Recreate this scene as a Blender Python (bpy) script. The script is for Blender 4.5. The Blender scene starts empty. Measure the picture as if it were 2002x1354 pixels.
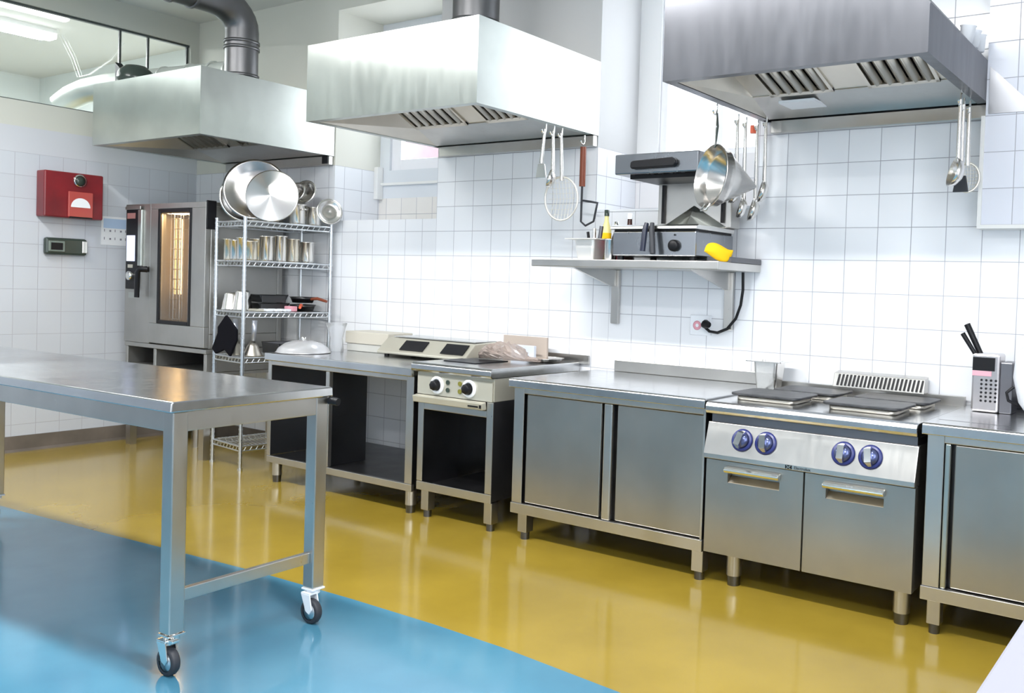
import bpy, math, random
from mathutils import Vector, Matrix
random.seed(4)
PI = math.pi
U = 0.165            # one wall tile in metres; all coordinates below are in tiles
S = bpy.context.scene
COL = S.collection

# ---------------------------------------------------------------- camera
yaw, pitch, roll = -0.58415, -0.02708, 0.03304
F, CX, CY = 1794.741, 1213.414, 610.394
cam_d = bpy.data.cameras.new('camera'); cam = bpy.data.objects.new('camera', cam_d); COL.objects.link(cam)
fw = Vector((math.sin(yaw)*math.cos(pitch), math.cos(yaw)*math.cos(pitch), math.sin(pitch)))
rt = Vector((math.cos(yaw), -math.sin(yaw), 0)); up = rt.cross(fw)
r2 = rt*math.cos(roll)+up*math.sin(roll); u2 = -rt*math.sin(roll)+up*math.cos(roll)
cam.matrix_world = Matrix(((r2.x, u2.x, -fw.x, 12.891*U), (r2.y, u2.y, -fw.y, -27.335*U), (r2.z, u2.z, -fw.z, 8.14*U), (0, 0, 0, 1)))
cam_d.sensor_width = 36; cam_d.lens = F/2002*36
cam_d.shift_x = (1001-CX)/2002; cam_d.shift_y = (CY-677)/2002
cam_d.clip_start = 0.02; cam_d.clip_end = 200
S.camera = cam

# ---------------------------------------------------------------- light
S.view_settings.view_transform = 'Standard'; S.view_settings.look = 'None'
S.view_settings.gamma = 1; S.view_settings.use_curve_mapping = False
S.view_settings.exposure = 0.63
W = bpy.data.worlds.new('sky'); S.world = W; W.use_nodes = True
bg = W.node_tree.nodes['Background']; bg.inputs[0].default_value = (0.88, 0.94, 1, 1); bg.inputs[1].default_value = 4.2
S.cycles.max_bounces = 8; S.cycles.diffuse_bounces = 5; S.cycles.glossy_bounces = 5
S.cycles.sample_clamp_indirect = 6
LAMP_POWER = 56
def area(name, loc, size, rot, power, color=(1, 1, 1)):
    d = bpy.data.lights.new(name, 'AREA'); d.shape = 'RECTANGLE'; d.size = size[0]*U; d.size_y = size[1]*U
    d.energy = power; d.color = color
    o = bpy.data.objects.new(name, d); COL.objects.link(o)
    o.location = Vector(loc)*U; o.rotation_euler = rot
    return o

# ---------------------------------------------------------------- materials
def mat(name, color, rough=.5, metal=0, **k):
    m = bpy.data.materials.new(name); m.use_nodes = True
    b = m.node_tree.nodes['Principled BSDF']
    b.inputs['Base Color'].default_value = (*color, 1); b.inputs['Roughness'].default_value = rough
    b.inputs['Metallic'].default_value = metal
    for a, v in k.items(): b.inputs[a].default_value = v
    return m
def nd(m, t, **k):
    n = m.node_tree.nodes.new(t)
    for a, v in k.items(): setattr(n, a, v)
    return n
def noise_mix(m, c1, c2, scale, vec_scale=(1, 1, 1), lo=.35, hi=.65, detail=4):
    """procedural two-tone wear in the base colour"""
    t = m.node_tree; L = t.links; b = t.nodes['Principled BSDF']
    tc = nd(m, 'ShaderNodeTexCoord'); mp = nd(m, 'ShaderNodeMapping'); mp.inputs['Scale'].default_value = vec_scale
    n = nd(m, 'ShaderNodeTexNoise'); n.inputs['Scale'].default_value = scale; n.inputs['Detail'].default_value = detail
    r = nd(m, 'ShaderNodeValToRGB'); r.color_ramp.elements[0].position = lo; r.color_ramp.elements[1].position = hi
    r.color_ramp.elements[0].color = (*c1, 1); r.color_ramp.elements[1].color = (*c2, 1)
    L.new(tc.outputs['Object'], mp.inputs[0]); L.new(mp.outputs[0], n.inputs['Vector'])
    L.new(n.outputs[0], r.inputs[0]); L.new(r.outputs[0], b.inputs['Base Color'])
    return n
def steel(name, col, rough, stretch=(1, 1, 1), var=.1, bump=.02, wave=0.0, aniso=0.0):
    m = mat(name, col, rough, 1)
    if aniso:
        m.node_tree.nodes['Principled BSDF'].inputs['Anisotropic'].default_value = aniso
        tg = nd(m, 'ShaderNodeTangent', direction_type='RADIAL', axis='Z'); m.node_tree.links.new(tg.outputs[0], m.node_tree.nodes['Principled BSDF'].inputs['Tangent'])
    t = m.node_tree; L = t.links; b = t.nodes['Principled BSDF']
    n = noise_mix(m, tuple(c*.88 for c in col), tuple(min(1, c*1.06) for c in col), 3.0, (1, 1, 1), .3, .7, 3)
    tc = nd(m, 'ShaderNodeTexCoord'); mp = nd(m, 'ShaderNodeMapping'); mp.inputs['Scale'].default_value = stretch
    g = nd(m, 'ShaderNodeTexNoise'); g.inputs['Scale'].default_value = 7; g.inputs['Detail'].default_value = 3
    L.new(tc.outputs['Object'], mp.inputs[0]); L.new(mp.outputs[0], g.inputs['Vector'])
    mr = nd(m, 'ShaderNodeMapRange'); mr.inputs['To Min'].default_value = max(.04, rough-var); mr.inputs['To Max'].default_value = rough+var
    L.new(g.outputs[0], mr.inputs[0]); L.new(mr.outputs[0], b.inputs['Roughness'])
    bp = nd(m, 'ShaderNodeBump'); bp.inputs['Strength'].default_value = bump; bp.inputs['Distance'].default_value = .0006
    L.new(g.outputs[0], bp.inputs['Height'])
    w = nd(m, 'ShaderNodeTexNoise'); w.inputs['Scale'].default_value = 2.2; w.inputs['Detail'].default_value = 0
    L.new(tc.outputs['Object'], w.inputs['Vector'])
    b2 = nd(m, 'ShaderNodeBump'); b2.inputs['Strength'].default_value = wave; b2.inputs['Distance'].default_value = .02
    L.new(w.outputs[0], b2.inputs['Height']); L.new(bp.outputs[0], b2.inputs['Normal']); L.new(b2.outputs[0], b.inputs['Normal'])
    return m
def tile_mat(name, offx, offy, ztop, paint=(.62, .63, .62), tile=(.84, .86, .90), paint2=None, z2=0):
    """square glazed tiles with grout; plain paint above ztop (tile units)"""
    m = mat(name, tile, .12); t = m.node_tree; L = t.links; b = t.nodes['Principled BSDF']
    geo = nd(m, 'ShaderNodeNewGeometry')
    sp = nd(m, 'ShaderNodeSeparateXYZ'); L.new(geo.outputs['Position'], sp.inputs[0])
    sn = nd(m, 'ShaderNodeSeparateXYZ'); L.new(geo.outputs['Normal'], sn.inputs[0])
    def M(op, a, bb=None):
        n = nd(m, 'ShaderNodeMath', operation=op)
        for i, v in enumerate((a, bb)):
            if v is None: continue
            if isinstance(v, (int, float)): n.inputs[i].default_value = v
            else: L.new(v, n.inputs[i])
        return n.outputs[0]
    ux = M('SUBTRACT', M('DIVIDE', sp.outputs[0], U), offx); uy = M('SUBTRACT', M('DIVIDE', sp.outputs[1], U), offy)
    uz = M('SUBTRACT', M('DIVIDE', sp.outputs[2], U), .2)
    isx = M('GREATER_THAN', M('ABSOLUTE', sn.outputs[0]), .5)
    isz = M('GREATER_THAN', M('ABSOLUTE', sn.outputs[2]), .5)
    u = M('ADD', M('MULTIPLY', uy, isx), M('MULTIPLY', ux, M('SUBTRACT', 1, isx)))
    v = M('ADD', M('MULTIPLY', uy, isz), M('MULTIPLY', uz, M('SUBTRACT', 1, isz)))
    def line(c):
        f = M('FRACT', M('ADD', c, 1000.5)); return M('ABSOLUTE', M('SUBTRACT', f, .5))
    d = M('MINIMUM', line(u), line(v))
    mr = nd(m, 'ShaderNodeMapRange'); mr.inputs['From Min'].default_value = .004; mr.inputs['From Max'].default_value = .016
    L.new(d, mr.inputs[0])
    tiled = M('LESS_THAN', sp.outputs[2], (ztop+.005)*U)
    wn = nd(m, 'ShaderNodeTexWhiteNoise', noise_dimensions='3D')
    cb = nd(m, 'ShaderNodeCombineXYZ'); L.new(M('FLOOR', u), cb.inputs[0]); L.new(M('FLOOR', v), cb.inputs[1]); L.new(isx, cb.inputs[2])
    L.new(cb.outputs[0], wn.inputs[0])
    tv = nd(m, 'ShaderNodeMix', data_type='RGBA'); tv.inputs[6].default_value = (*[c*.965 for c in tile], 1); tv.inputs[7].default_value = (*tile, 1)
    L.new(wn.outputs[0], tv.inputs[0])
    gm = nd(m, 'ShaderNodeMix', data_type='RGBA'); gm.inputs[6].default_value = (.36, .36, .41, 1)
    L.new(mr.outputs[0], gm.inputs[0]); L.new(tv.outputs[2], gm.inputs[7])
    pm = nd(m, 'ShaderNodeMix', data_type='RGBA'); pm.inputs[6].default_value = (*paint, 1)
    if paint2:
        pq = nd(m, 'ShaderNodeMix', data_type='RGBA'); pq.inputs[6].default_value = (*paint, 1); pq.inputs[7].default_value = (*paint2, 1)
        L.new(M('GREATER_THAN', sp.outputs[2], z2*U), pq.inputs[0]); L.new(pq.outputs[2], pm.inputs[6])
    L.new(tiled, pm.inputs[0]); L.new(gm.outputs[2], pm.inputs[7]); L.new(pm.outputs[2], b.inputs['Base Color'])
    rr = nd(m, 'ShaderNodeMix', data_type='FLOAT'); rr.inputs[2].default_value = .7
    rg = M('SUBTRACT', .6, M('MULTIPLY', mr.outputs[0], .46)); L.new(tiled, rr.inputs[0]); L.new(rg, rr.inputs[3])
    L.new(rr.outputs[0], b.inputs['Roughness'])
    bp = nd(m, 'ShaderNodeBump'); bp.inputs['Strength'].default_value = .3; bp.inputs['Distance'].default_value = .003
    L.new(M('MULTIPLY', mr.outputs[0], tiled), bp.inputs['Height']); L.new(bp.outputs[0], b.inputs['Normal'])
    return m

STEEL = steel('brushed_steel', (.58, .565, .54), .31, (6, 6, 1), .07, aniso=.4)
STEELH = steel('hood_steel', (.53, .56, .53), .32, (3, 3, .5), .06, wave=.5, aniso=.6)
STEELD = steel('hood_steel_dimmed', (.15, .153, .168), .32, (3, 3, .5), .06, wave=.6, aniso=.7)  # hood steel copy, darkened to hold the right hood's dim reflection
TOPST = steel('worktop_steel', (.60, .61, .62), .20, (3, 3, 3), .07, .015)
DOORST = steel('door_steel', (.44, .425, .395), .36, (5, 5, .7), .06, wave=.35, aniso=.6)
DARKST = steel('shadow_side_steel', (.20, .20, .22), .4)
CARC = steel('carcass_steel', (.15, .15, .16), .35)  # darkened so the shade inside the units sits in the steel colour
OVENST = steel('oven_steel', (.47, .465, .445), .42, (5, 5, .7), .05)
WARMST = steel('filter_steel', (.66, .62, .55), .34)
CHROME = mat('chrome', (.82, .82, .80), .12, 1)
GALV = steel('galvanised', (.70, .73, .76), .30)
POT = steel('pot_steel', (.84, .82, .79), .22, (6, 6, 1), .06)
SALST = steel('grill_steel', (.33, .345, .37), .26, (4, 4, 1), .06, aniso=.5)
DUCT = steel('duct_metal', (.17, .17, .175), .42)
BLACK = mat('black_plastic', (.006, .006, .008), .42, 0, **{'Specular IOR Level': .3})
RUBBER = mat('rubber_grey_black', (.03, .032, .04), .55)
IRON = mat('cast_iron', (.055, .057, .062), .42, .6); noise_mix(IRON, (.045, .047, .052), (.085, .085, .09), 14)
BLUE = mat('knob_blue', (.02, .03, .16), .3)
WHITE = mat('white_plastic', (.82, .85, .9), .35)
PWHITE = mat('white_paint', (.80, .80, .79), .6)
CREAM = mat('cream_enamel', (.55, .53, .45), .36, .5)
GREYW = mat('pale_grey_top', (.24, .24, .275), .35)
RED = mat('dispenser_red', (.17, .010, .016), .3); noise_mix(RED, (.14, .009, .014), (.21, .012, .018), 5)
REDL = mat('dispenser_red_clear', (.42, .07, .06), .2)
ORANGE = mat('orange_plastic', (.75, .13, .06), .4)
PINK = mat('pink_plastic', (.75, .35, .42), .4)
YELLOW = mat('yellow_cloth', (.85, .52, .0), .8)
WOODR = mat('brown_handle', (.22, .055, .025), .45)
DCLOTH = mat('black_cloth', (.006, .006, .009), 1, 0, **{'Specular IOR Level': .1})
GREEN = mat('dark_green_plastic', (.035, .05, .042), .25)
GLASSY = mat('oven_glass', (.9, .9, .9), .03, 0, **{'Transmission Weight': .9, 'IOR': 1.1, 'Alpha': .35})
CLEAR = mat('clear_film', (.9, .92, .95), .12, 0, **{'Transmission Weight': .85, 'IOR': 1.15, 'Alpha': .5})
PANE = mat('window_pane', (1, 1, 1), .02, 0, **{'Transmission Weight': 1, 'IOR': 1.03, 'Alpha': .25})
BROWNBOX = mat('beige_lid', (.52, .49, .42), .5)
BASEM = mat('skirting_tile', (.12, .10, .085), .55); noise_mix(BASEM, (.10, .085, .07), (.15, .125, .105), 4)
YFLOOR = mat('yellow_epoxy', (.38, .26, .035), .16, 0, **{'Coat Weight': .3, 'Coat Roughness': .08})
BFLOOR = mat('blue_epoxy', (.055, .21, .33), .16, 0, **{'Coat Weight': .3, 'Coat Roughness': .08})
for m_, c1, c2 in ((YFLOOR, (.275, .19, .024), (.335, .235, .032)), (BFLOOR, (.055, .185, .285), (.075, .23, .335))):
    n_ = noise_mix(m_, c1, c2, 1.6)
    t_ = m_.node_tree; w_ = nd(m_, 'ShaderNodeTexNoise'); w_.inputs['Scale'].default_value = 9; w_.inputs['Detail'].default_value = 3
    g_ = nd(m_, 'ShaderNodeNewGeometry'); t_.links.new(g_.outputs['Position'], w_.inputs['Vector'])
    bb_ = nd(m_, 'ShaderNodeBump'); bb_.inputs['Strength'].default_value = .10; bb_.inputs['Distance'].default_value = .003
    t_.links.new(w_.outputs[0], bb_.inputs['Height']); t_.links.new(bb_.outputs[0], t_.nodes['Principled BSDF'].inputs['Normal'])
def emis(name, c, s):
    m = mat(name, c, .5); b = m.node_tree.nodes['Principled BSDF']
    b.inputs['Emission Color'].default_value = (*c, 1); b.inputs['Emission Strength'].default_value = s
    return m
TUBE = emis('lamp_diffuser', (.95, .98, 1), 9)
OVENLAMP = emis('oven_lamp', (1, .62, .22), 5)
SCREEN = emis('oven_display', (.55, .62, .85), .8)

# ---------------------------------------------------------------- mesh helpers
ORG = {}
KO = False
def ko(v):
    """the oven and its stand are laid out on a nearer plane and set back to their real distance"""
    k = 1.0358; y = -4.2+(v[1]+5.0)*.88; z = 8.14+(v[2]-8.14)*k if v[2] > 3.8 else v[2]*(8.14+(3.8-8.14)*k)/3.8
    return Vector((12.89+(v[0]-12.89)*k, y, z))
class MB:
    def __init__(s): s.v = []; s.f = []; s.sm = []
    def add(s, vs, fs, smooth=False):
        n = len(s.v); s.v += [Vector(v) for v in vs]; s.f += [tuple(i+n for i in f) for f in fs]; s.sm += [smooth]*len(fs); return s
    def box(s, a, b):
        x0, y0, z0 = (min(a[i], b[i]) for i in range(3)); x1, y1, z1 = (max(a[i], b[i]) for i in range(3))
        v = [(x0, y0, z0), (x1, y0, z0), (x1, y1, z0), (x0, y1, z0), (x0, y0, z1), (x1, y0, z1), (x1, y1, z1), (x0, y1, z1)]
        return s.add(v, [(0, 3, 2, 1), (4, 5, 6, 7), (0, 1, 5, 4), (1, 2, 6, 5), (2, 3, 7, 6), (3, 0, 4, 7)])
    def hexa(s, v):   # bottom 4 ccw, top 4 ccw
        return s.add(v, [(0, 3, 2, 1), (4, 5, 6, 7), (0, 1, 5, 4), (1, 2, 6, 5), (2, 3, 7, 6), (3, 0, 4, 7)])
    def prism(s, prof, axis, a, b, smooth=False):
        """extrude a 2-D outline along axis from a to b; prof lists the two other coordinates in x,y,z order"""
        def p(q, t):
            return {0: (t, q[0], q[1]), 1: (q[0], t, q[1]), 2: (q[0], q[1], t)}[axis]
        n = len(prof); v = [p(q, a) for q in prof]+[p(q, b) for q in prof]
        fs = [tuple(range(n)), tuple(range(2*n-1, n-1, -1))]
        s.add(v, fs); k = len(s.v)-2*n
        s.f += [(k+i, k+n+i, k+n+(i+1) % n, k+(i+1) % n) for i in range(n)]; s.sm += [smooth]*n
        return s
    def cyl(s, p0, p1, r0, r1=None, n=20, cap=True):
        r1 = r0 if r1 is None else r1
        p0 = Vector(p0); p1 = Vector(p1); d = (p1-p0).normalized()
        a = d.orthogonal().normalized(); b = d.cross(a)
        v = [p0+(a*math.cos(2*PI*i/n)+b*math.sin(2*PI*i/n))*r0 for i in range(n)]+[p1+(a*math.cos(2*PI*i/n)+b*math.sin(2*PI*i/n))*r1 for i in range(n)]
        s.add(v, [(i, (i+1) % n, n+(i+1) % n, n+i) for i in range(n)], True)
        if cap: s.add(v, [tuple(range(n-1, -1, -1)), tuple(range(n, 2*n))])
        return s
    def tube(s, pts, r, n=10, close=False):
        pts = [Vector(p) for p in pts]; m = len(pts); rs = r if isinstance(r, (list, tuple)) else [r]*m
        d0 = (pts[1]-pts[0]).normalized(); a = d0.orthogonal().normalized(); vs = []
        for i, p in enumerate(pts):
            if close: d = (pts[(i+1) % m]-pts[i-1]).normalized()
            else: d = (pts[min(i+1, m-1)]-pts[max(i-1, 0)]).normalized()
            a = (a-d*a.dot(d)); a = a.normalized() if a.length > 1e-6 else d.orthogonal().normalized(); b = d.cross(a)
            vs += [p+(a*math.cos(2*PI*k/n)+b*math.sin(2*PI*k/n))*rs[i] for k in range(n)]
        fs = []
        for i in range(m if close else m-1):
            j = (i+1) % m
            fs += [(i*n+k, i*n+(k+1) % n, j*n+(k+1) % n, j*n+k) for k in range(n)]
        s.add(vs, fs, True)
        if not close:
            s.add(vs[:n], [tuple(range(n-1, -1, -1))]); s.add(vs[-n:], [tuple(range(n))])
        return s
    def lathe(s, prof, c=(0, 0, 0), ax=(0, 0, 1), n=32):
        """prof: (radius, height) along ax from c"""
        c = Vector(c); d = Vector(ax).normalized(); a = d.orthogonal().normalized(); b = d.cross(a); vs = []
        for r, h in prof: vs += [c+d*h+(a*math.cos(2*PI*k/n)+b*math.sin(2*PI*k/n))*max(r, 1e-4) for k in range(n)]
        fs = []
        for i in range(len(prof)-1): fs += [(i*n+k, i*n+(k+1) % n, (i+1)*n+(k+1) % n, (i+1)*n+k) for k in range(n)]
        return s.add(vs, fs, True)
    def rot(s, M):
        s.v = [M @ v for v in s.v]; return s
    def build(s, name, m, parent=None, bevel=0, solid=0, local=False, sub=0):
        o0 = Vector((0, 0, 0)) if (parent is None or local) else ORG[parent.name]
        if KO: s.v = [ko(v) for v in s.v]
        me = bpy.data.meshes.new(name); me.from_pydata([tuple((v-o0)*U) for v in s.v], [], s.f)
        me.polygons.foreach_set('use_smooth', s.sm); me.update()
        o = bpy.data.objects.new(name, me); COL.objects.link(o)
        for q in (m if isinstance(m, list) else [m]): me.materials.append(q)
        ORG[o.name] = o0
        if parent is not None: o.parent = parent
        if solid:
            q = o.modifiers.new('thickness', 'SOLIDIFY'); q.thickness = solid*U; q.offset = 0
        if bevel:
            q = o.modifiers.new('bevel', 'BEVEL'); q.width = bevel*U; q.segments = 2; q.limit_method = 'ANGLE'; q.angle_limit = .7
        if sub:
            q = o.modifiers.new('smooth', 'SUBSURF'); q.levels = sub; q.render_levels = sub
        return o
def thing(name, label, cat, loc, rz=0, group=None):
    o = bpy.data.objects.new(name, None); COL.objects.link(o); o.empty_display_size = .1
    o.location = Vector(loc)*U; o.rotation_euler = (0, 0, rz); ORG[o.name] = Vector(loc)
    o['label'] = label; o['category'] = cat
    if group: o['group'] = group
    return o
def tag(o, label, cat, group=None):
    o['label'] = label; o['category'] = cat
    if group: o['group'] = group
    return o
def part_label(o, t): o['label'] = t; return o
def struct(o): o['kind'] = 'structure'; return o
def dup(root, loc, rz=None, label=None):
    r = root.copy(); COL.objects.link(r); r.location = Vector(loc)*U
    if rz is not None: r.rotation_euler = (0, 0, rz)
    if label: r['label'] = label
    for ch in list(root.children):
        c = ch.copy(); COL.objects.link(c); c.parent = r
        for g in ch.children:
            d = g.copy(); COL.objects.link(d); d.parent = c
    return r
def arc(c, r, a0, a1, n, plane='xz'):
    out = []
    for i in range(n+1):
        t = a0+(a1-a0)*i/n; q = (math.cos(t)*r, math.sin(t)*r)
        out.append({'xz': (c[0]+q[0], c[1], c[2]+q[1]), 'yz': (c[0], c[1]+q[0], c[2]+q[1]), 'xy': (c[0]+q[0], c[1]+q[1], c[2])}[plane])
    return out
def text_mesh(body, size, name, m, parent, loc, rotx=PI/2):
    cu = bpy.data.curves.new(name, 'FONT'); cu.body = body; cu.size = size*U; cu.extrude = .003*U
    to = bpy.data.objects.new('tmp', cu); COL.objects.link(to)
    bpy.context.view_layer.update()
    me = bpy.data.meshes.new_from_object(to.evaluated_get(bpy.context.evaluated_depsgraph_get()))
    bpy.data.objects.remove(to)
    o = bpy.data.objects.new(name, me); COL.objects.link(o); me.materials.clear(); me.materials.append(m)
    o.parent = parent; o.location = (Vector(loc)-ORG[parent.name])*U; o.rotation_euler = (rotx, 0, 0)
    return o

# ================================================================ THE ROOM
XL, ZC = -31.55, 20.9
N1 = (-20.8, -14.414, 10.72, 20.1); N2 = (-6.4, -0.1, 10.85, 20.1); ND = 2.6
# floor: yellow and blue epoxy fields meeting on a gently bent line
edge = [(-55, -15.5), (XL, -13.7), (-27, -13.35), (-21.6, -12.9), (-16.5, -12.5), (-12.7, -12.15), (-9, -11.82), (-5.4, -11.66), (-2.5, -11.62), (-.3, -11.68), (3.05, -11.97), (8, -12.7), (16, -14.2)]
fl = MB()
for (xa, ya), (xb, yb) in zip(edge, edge[1:]):
    fl.add([(xa, ya, 0), (xb, yb, 0), (xb, 3.2, 0), (xa, 3.2, 0)], [(0, 1, 2, 3)])
    fl.add([(xa, -42, 0), (xb, -42, 0), (xb, yb, 0), (xa, ya, 0)], [(0, 1, 2, 3)])
floor = struct(fl.build('floor', [YFLOOR, BFLOOR]))
for i, p_ in enumerate(floor.data.polygons): p_.material_index = i % 2
struct(MB().box((-55, -42, ZC), (16.5, 3.2, ZC+.6)).build('ceiling', mat('ceiling_paint', (.66, .66, .64), .8)))

PGREY = (.55, .55, .55)
S0 = tile_mat('tiles_left_section', -15.216, .532, 13.2, (.66, .66, .60), (.78, .80, .84))
S1 = tile_mat('tiles_middle_section', -14.414, .6, 13.2, PGREY)
S2 = tile_mat('tiles_window_section', -5.694, 0, 14.2, (.8, .8, .8))
S3 = tile_mat('tiles_right_section', 0, 0, 40)
wb = MB(); mi = []
def wbox(a, b, k):
    wb.box(a, b); mi.extend([k]*6)
wbox((XL-.5, 0, 0), (N1[0], 3.2, ZC), 0)
wbox((N1[0], 0, 0), (N1[1], 3.2, N1[2]), 0); wbox((N1[0], 0, N1[3]), (N1[1], 3.2, ZC), 0)
wbox((N1[1], 0, 0), (N2[0], 3.2, ZC), 1)
wbox((N2[0], 0, 0), (-5.694, 3.2, N2[2]), 1)
wbox((-5.694, 0, 0), (N2[1], 3.2, N2[2]), 2); wbox((N2[0], 0, N2[3]), (N2[1], 3.2, ZC), 2)
wbox((N2[1], 0, 0), (16.5, 3.2, ZC), 3)
w = struct(wb.build('wall_back', [S0, S1, S2, S3]))
for i, k in enumerate(mi): w.data.polygons[i].material_index = k
# thin walls that close the two window recesses, each with its opening
def recess_wall(name, N, o, m):
    b = MB(); x0, x1, z0, z1 = o; y0, y1 = ND, ND+.6
    b.box((N[0], y0, N[2]), (x0, y1, N[3])); b.box((x1, y0, N[2]), (N[1], y1, N[3]))
    b.box((x0, y0, N[2]), (x1, y1, z0)); b.box((x0, y0, z1), (x1, y1, N[3]))
    return struct(b.build(name, m))
W1 = (-20.15, -14.9, 13.25, 18.8); W2 = (-5.45, -.5, 13.1, 19.6)
recess_wall('wall_recess_left', N1, W1, tile_mat('recess_tiles_left', -20.3, .6, 11.95, (.70, .73, .77), (.80, .78, .75)))
recess_wall('wall_recess_right', N2, W2, tile_mat('recess_tiles_right', -5.2, 0, 13.1, (.8, .8, .8), (.80, .79, .80)))
FRAME = mat('window_frame_white', (.84, .84, .88), .35)
def window(n, o, cols, fwid=.3):
    x0, x1, z0, z1 = o; y0, y1 = ND+.12, ND+.4
    f = MB(); f.box((x0, y0, z0), (x0+fwid, y1, z1)); f.box((x1-fwid, y0, z0), (x1, y1, z1))
    f.box((x0+fwid, y0, z0), (x1-fwid, y1, z0+fwid*.8)); f.box((x0+fwid, y0, z1-fwid*.8), (x1-fwid, y1, z1))
    for c in cols: f.box((c-.12, y0+.03, z0+fwid*.8), (c+.12, y1-.03, z1-fwid*.8))
    fr = struct(f.build(n, FRAME, bevel=.02))
    MB().box((x0+fwid*.7, ND+.24, z0+fwid*.6), (x1-fwid*.7, ND+.27, z1-fwid*.6)).build('window_pane', PANE, fr)
    return fr
wf = window('window_1', W1, [-16.6], .62)
window('window_2', W2, [-2.9])
# ledge and cable duct below the left window
struct(MB().box((-20.6, ND-.16, 12.55), (-14.42, ND, 12.66)).build('trim_1', PWHITE))
struct(MB().box((-20.8, ND-.35, 11.9), (-20.55, ND-.02, 13.4)).build('trim_2', PWHITE))
struct(MB().box((-6.4, -.05, 10.85), (-.1, ND, 10.93)).build('trim_3', WHITE))

# left wall with its long interior window into the next room
LW = (-24, -.45, 15.45, 19.7)
lw = MB(); a, b = XL-.5, XL
lw.box((a, -42, 0), (b, 0, LW[2])); lw.box((a, -42, LW[3]), (b, 0, ZC)); lw.box((a, LW[1], LW[2]), (b, 0, LW[3])); lw.box((a, -42, LW[2]), (b, LW[0], LW[3]))
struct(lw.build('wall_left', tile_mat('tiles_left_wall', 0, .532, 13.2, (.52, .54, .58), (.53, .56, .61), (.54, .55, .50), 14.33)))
f = MB()
for y in (-.52, -2.54, -3.9, -9.6, -15.5): f.box((XL-.3, y-.05, LW[2]), (XL-.2, y+.05, LW[3]))
f.box((XL-.35, LW[0], LW[3]-.1), (XL-.15, LW[1], LW[3])); f.box((XL-.35, LW[0], LW[2]), (XL-.15, LW[1], LW[2]+.06))
w3 = struct(f.build('window_3', mat('dark_window_frame', (.06, .07, .07), .4)))
MB().box((XL-.27, LW[0], LW[2]), (XL-.25, LW[1], LW[3])).build('window_pane', PANE, w3)
part_label(w3, 'dark-edged interior glazing high in the left wall')
# next room behind the glazing
an = MB(); an.box((-55, -42, 0), (-54.5, 3.2, ZC)); an.box((-54.5, 2.7, 0), (XL-.5, 3.2, ZC)); an.box((-54.5, -42, 0), (XL-.5, -41.5, ZC))
struct(an.build('wall_annex', mat('annex_paint', (.80, .84, .84), .7)))
FWm = MB(); px_ = XL  # unseen front wall, toned dark with bright openings added for streaks in the steel
for (wa, wb_) in ((-21.0, -18.2), (-8.2, -5.8), (14, 16)):
    FWm.box((px_, -42, 0), (wa, -41.5, ZC))
    if wb_ < 16: FWm.box((wa, -42, 0), (wb_, -41.5, 6)); FWm.box((wa, -42, 19.5), (wb_, -41.5, ZC))
    px_ = wb_
FWm.box((14, -42, 0), (16, -41.5, ZC))
struct(FWm.build('wall_front', tile_mat('tiles_front_wall', 0, 0, 13.2, (.26, .26, .27), (.42, .42, .43))))
# unseen right wall; its two window openings are added to let daylight in
RW = MB(); x0, x1 = 16, 16.5
for (ya, yb) in ((-42, -36), (-27, -22), (-12, 0)): RW.box((x0, ya, 0), (x1, yb, ZC))
for (ya, yb) in ((-36, -27), (-22, -12)):
    RW.box((x0, ya, 0), (x1, yb, 7)); RW.box((x0, ya, 17.5), (x1, yb, ZC))
struct(RW.build('wall_right', tile_mat('tiles_right_wall', 0, 0, 13.2, (.62, .62, .62), (.66, .68, .72))))
# tiled bulkhead at the right end of the back wall
struct(MB().box((7.08, -.6, 10.2), (16, 0, ZC)).build('wall_bulkhead', tile_mat('bulkhead_tiles', .88, 0, 40, tile=(.76, .78, .86))))
struct(MB().box((6.98, -.66, 10.2), (7.08, -.0, 13.2)).box((6.98, -.66, 10.1), (15.9, -.0, 10.2)).build('trim_4', PWHITE))
struct(MB().prism([(7.16, 13.25), (15, 13.25), (15, 13.3), (8.1, 13.6), (7.16, 14.55)], 1, -.64, -.6).build('trim_5', steel('panel_steel', (.40, .41, .44), .35)))
# skirting
struct(MB().prism([(0, 0), (.16, 0), (.1, .12), (.06, .7), (0, .7)], 1, -41, -.08).rot(Matrix.Translation((XL, 0, 0))).build('baseboard_left', BASEM))
struct(MB().box((XL+.2, -.08, 0), (15.9, 0, .7)).build('baseboard_back', BASEM))
# outside: stuccoed neighbour wall seen through the small window
struct(MB().box((-75, 40, -5), (-30, 41, 24)).build('wall_neighbour', (lambda m: (noise_mix(m, (.16, .11, .12), (.25, .19, .205), 1.4, detail=8), m)[1])(mat('pink_stucco', (.4, .3, .33), .9))))

# unseen ceiling lamps, added to light the room
def unseen_ceiling_light(x, y, label, ln=8, power=LAMP_POWER, z=ZC):
    t = thing('unseen_ceiling_light', label, 'lamp', (x, y, z), 0, 'unseen ceiling lights')
    MB().box((x-ln/2, y-.6, z-.35), (x+ln/2, y+.6, z-.001)).build('housing', PWHITE, t, .05)
    MB().prism([(y-.5, z-.36), (y-.38, z-.6), (y+.38, z-.6), (y+.5, z-.36)], 0, x-ln/2+.1, x+ln/2-.1).build('diffuser', TUBE, t)
    l = area('lamp_light', (x, y, z-.64), (ln, 1.0), (0, 0, 0), power, (1, .985, .96)); l.parent = t
    l.matrix_parent_inverse = Matrix.Translation(-Vector((x, y, z))*U)
    return t
unseen_ceiling_light(4, -16.5, 'added unseen ceiling light nearest the cooking range')
unseen_ceiling_light(-9, -16.5, 'added unseen ceiling light above the middle of the kitchen')
unseen_ceiling_light(-22, -16.5, 'added unseen ceiling light nearest the combi oven')
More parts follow.
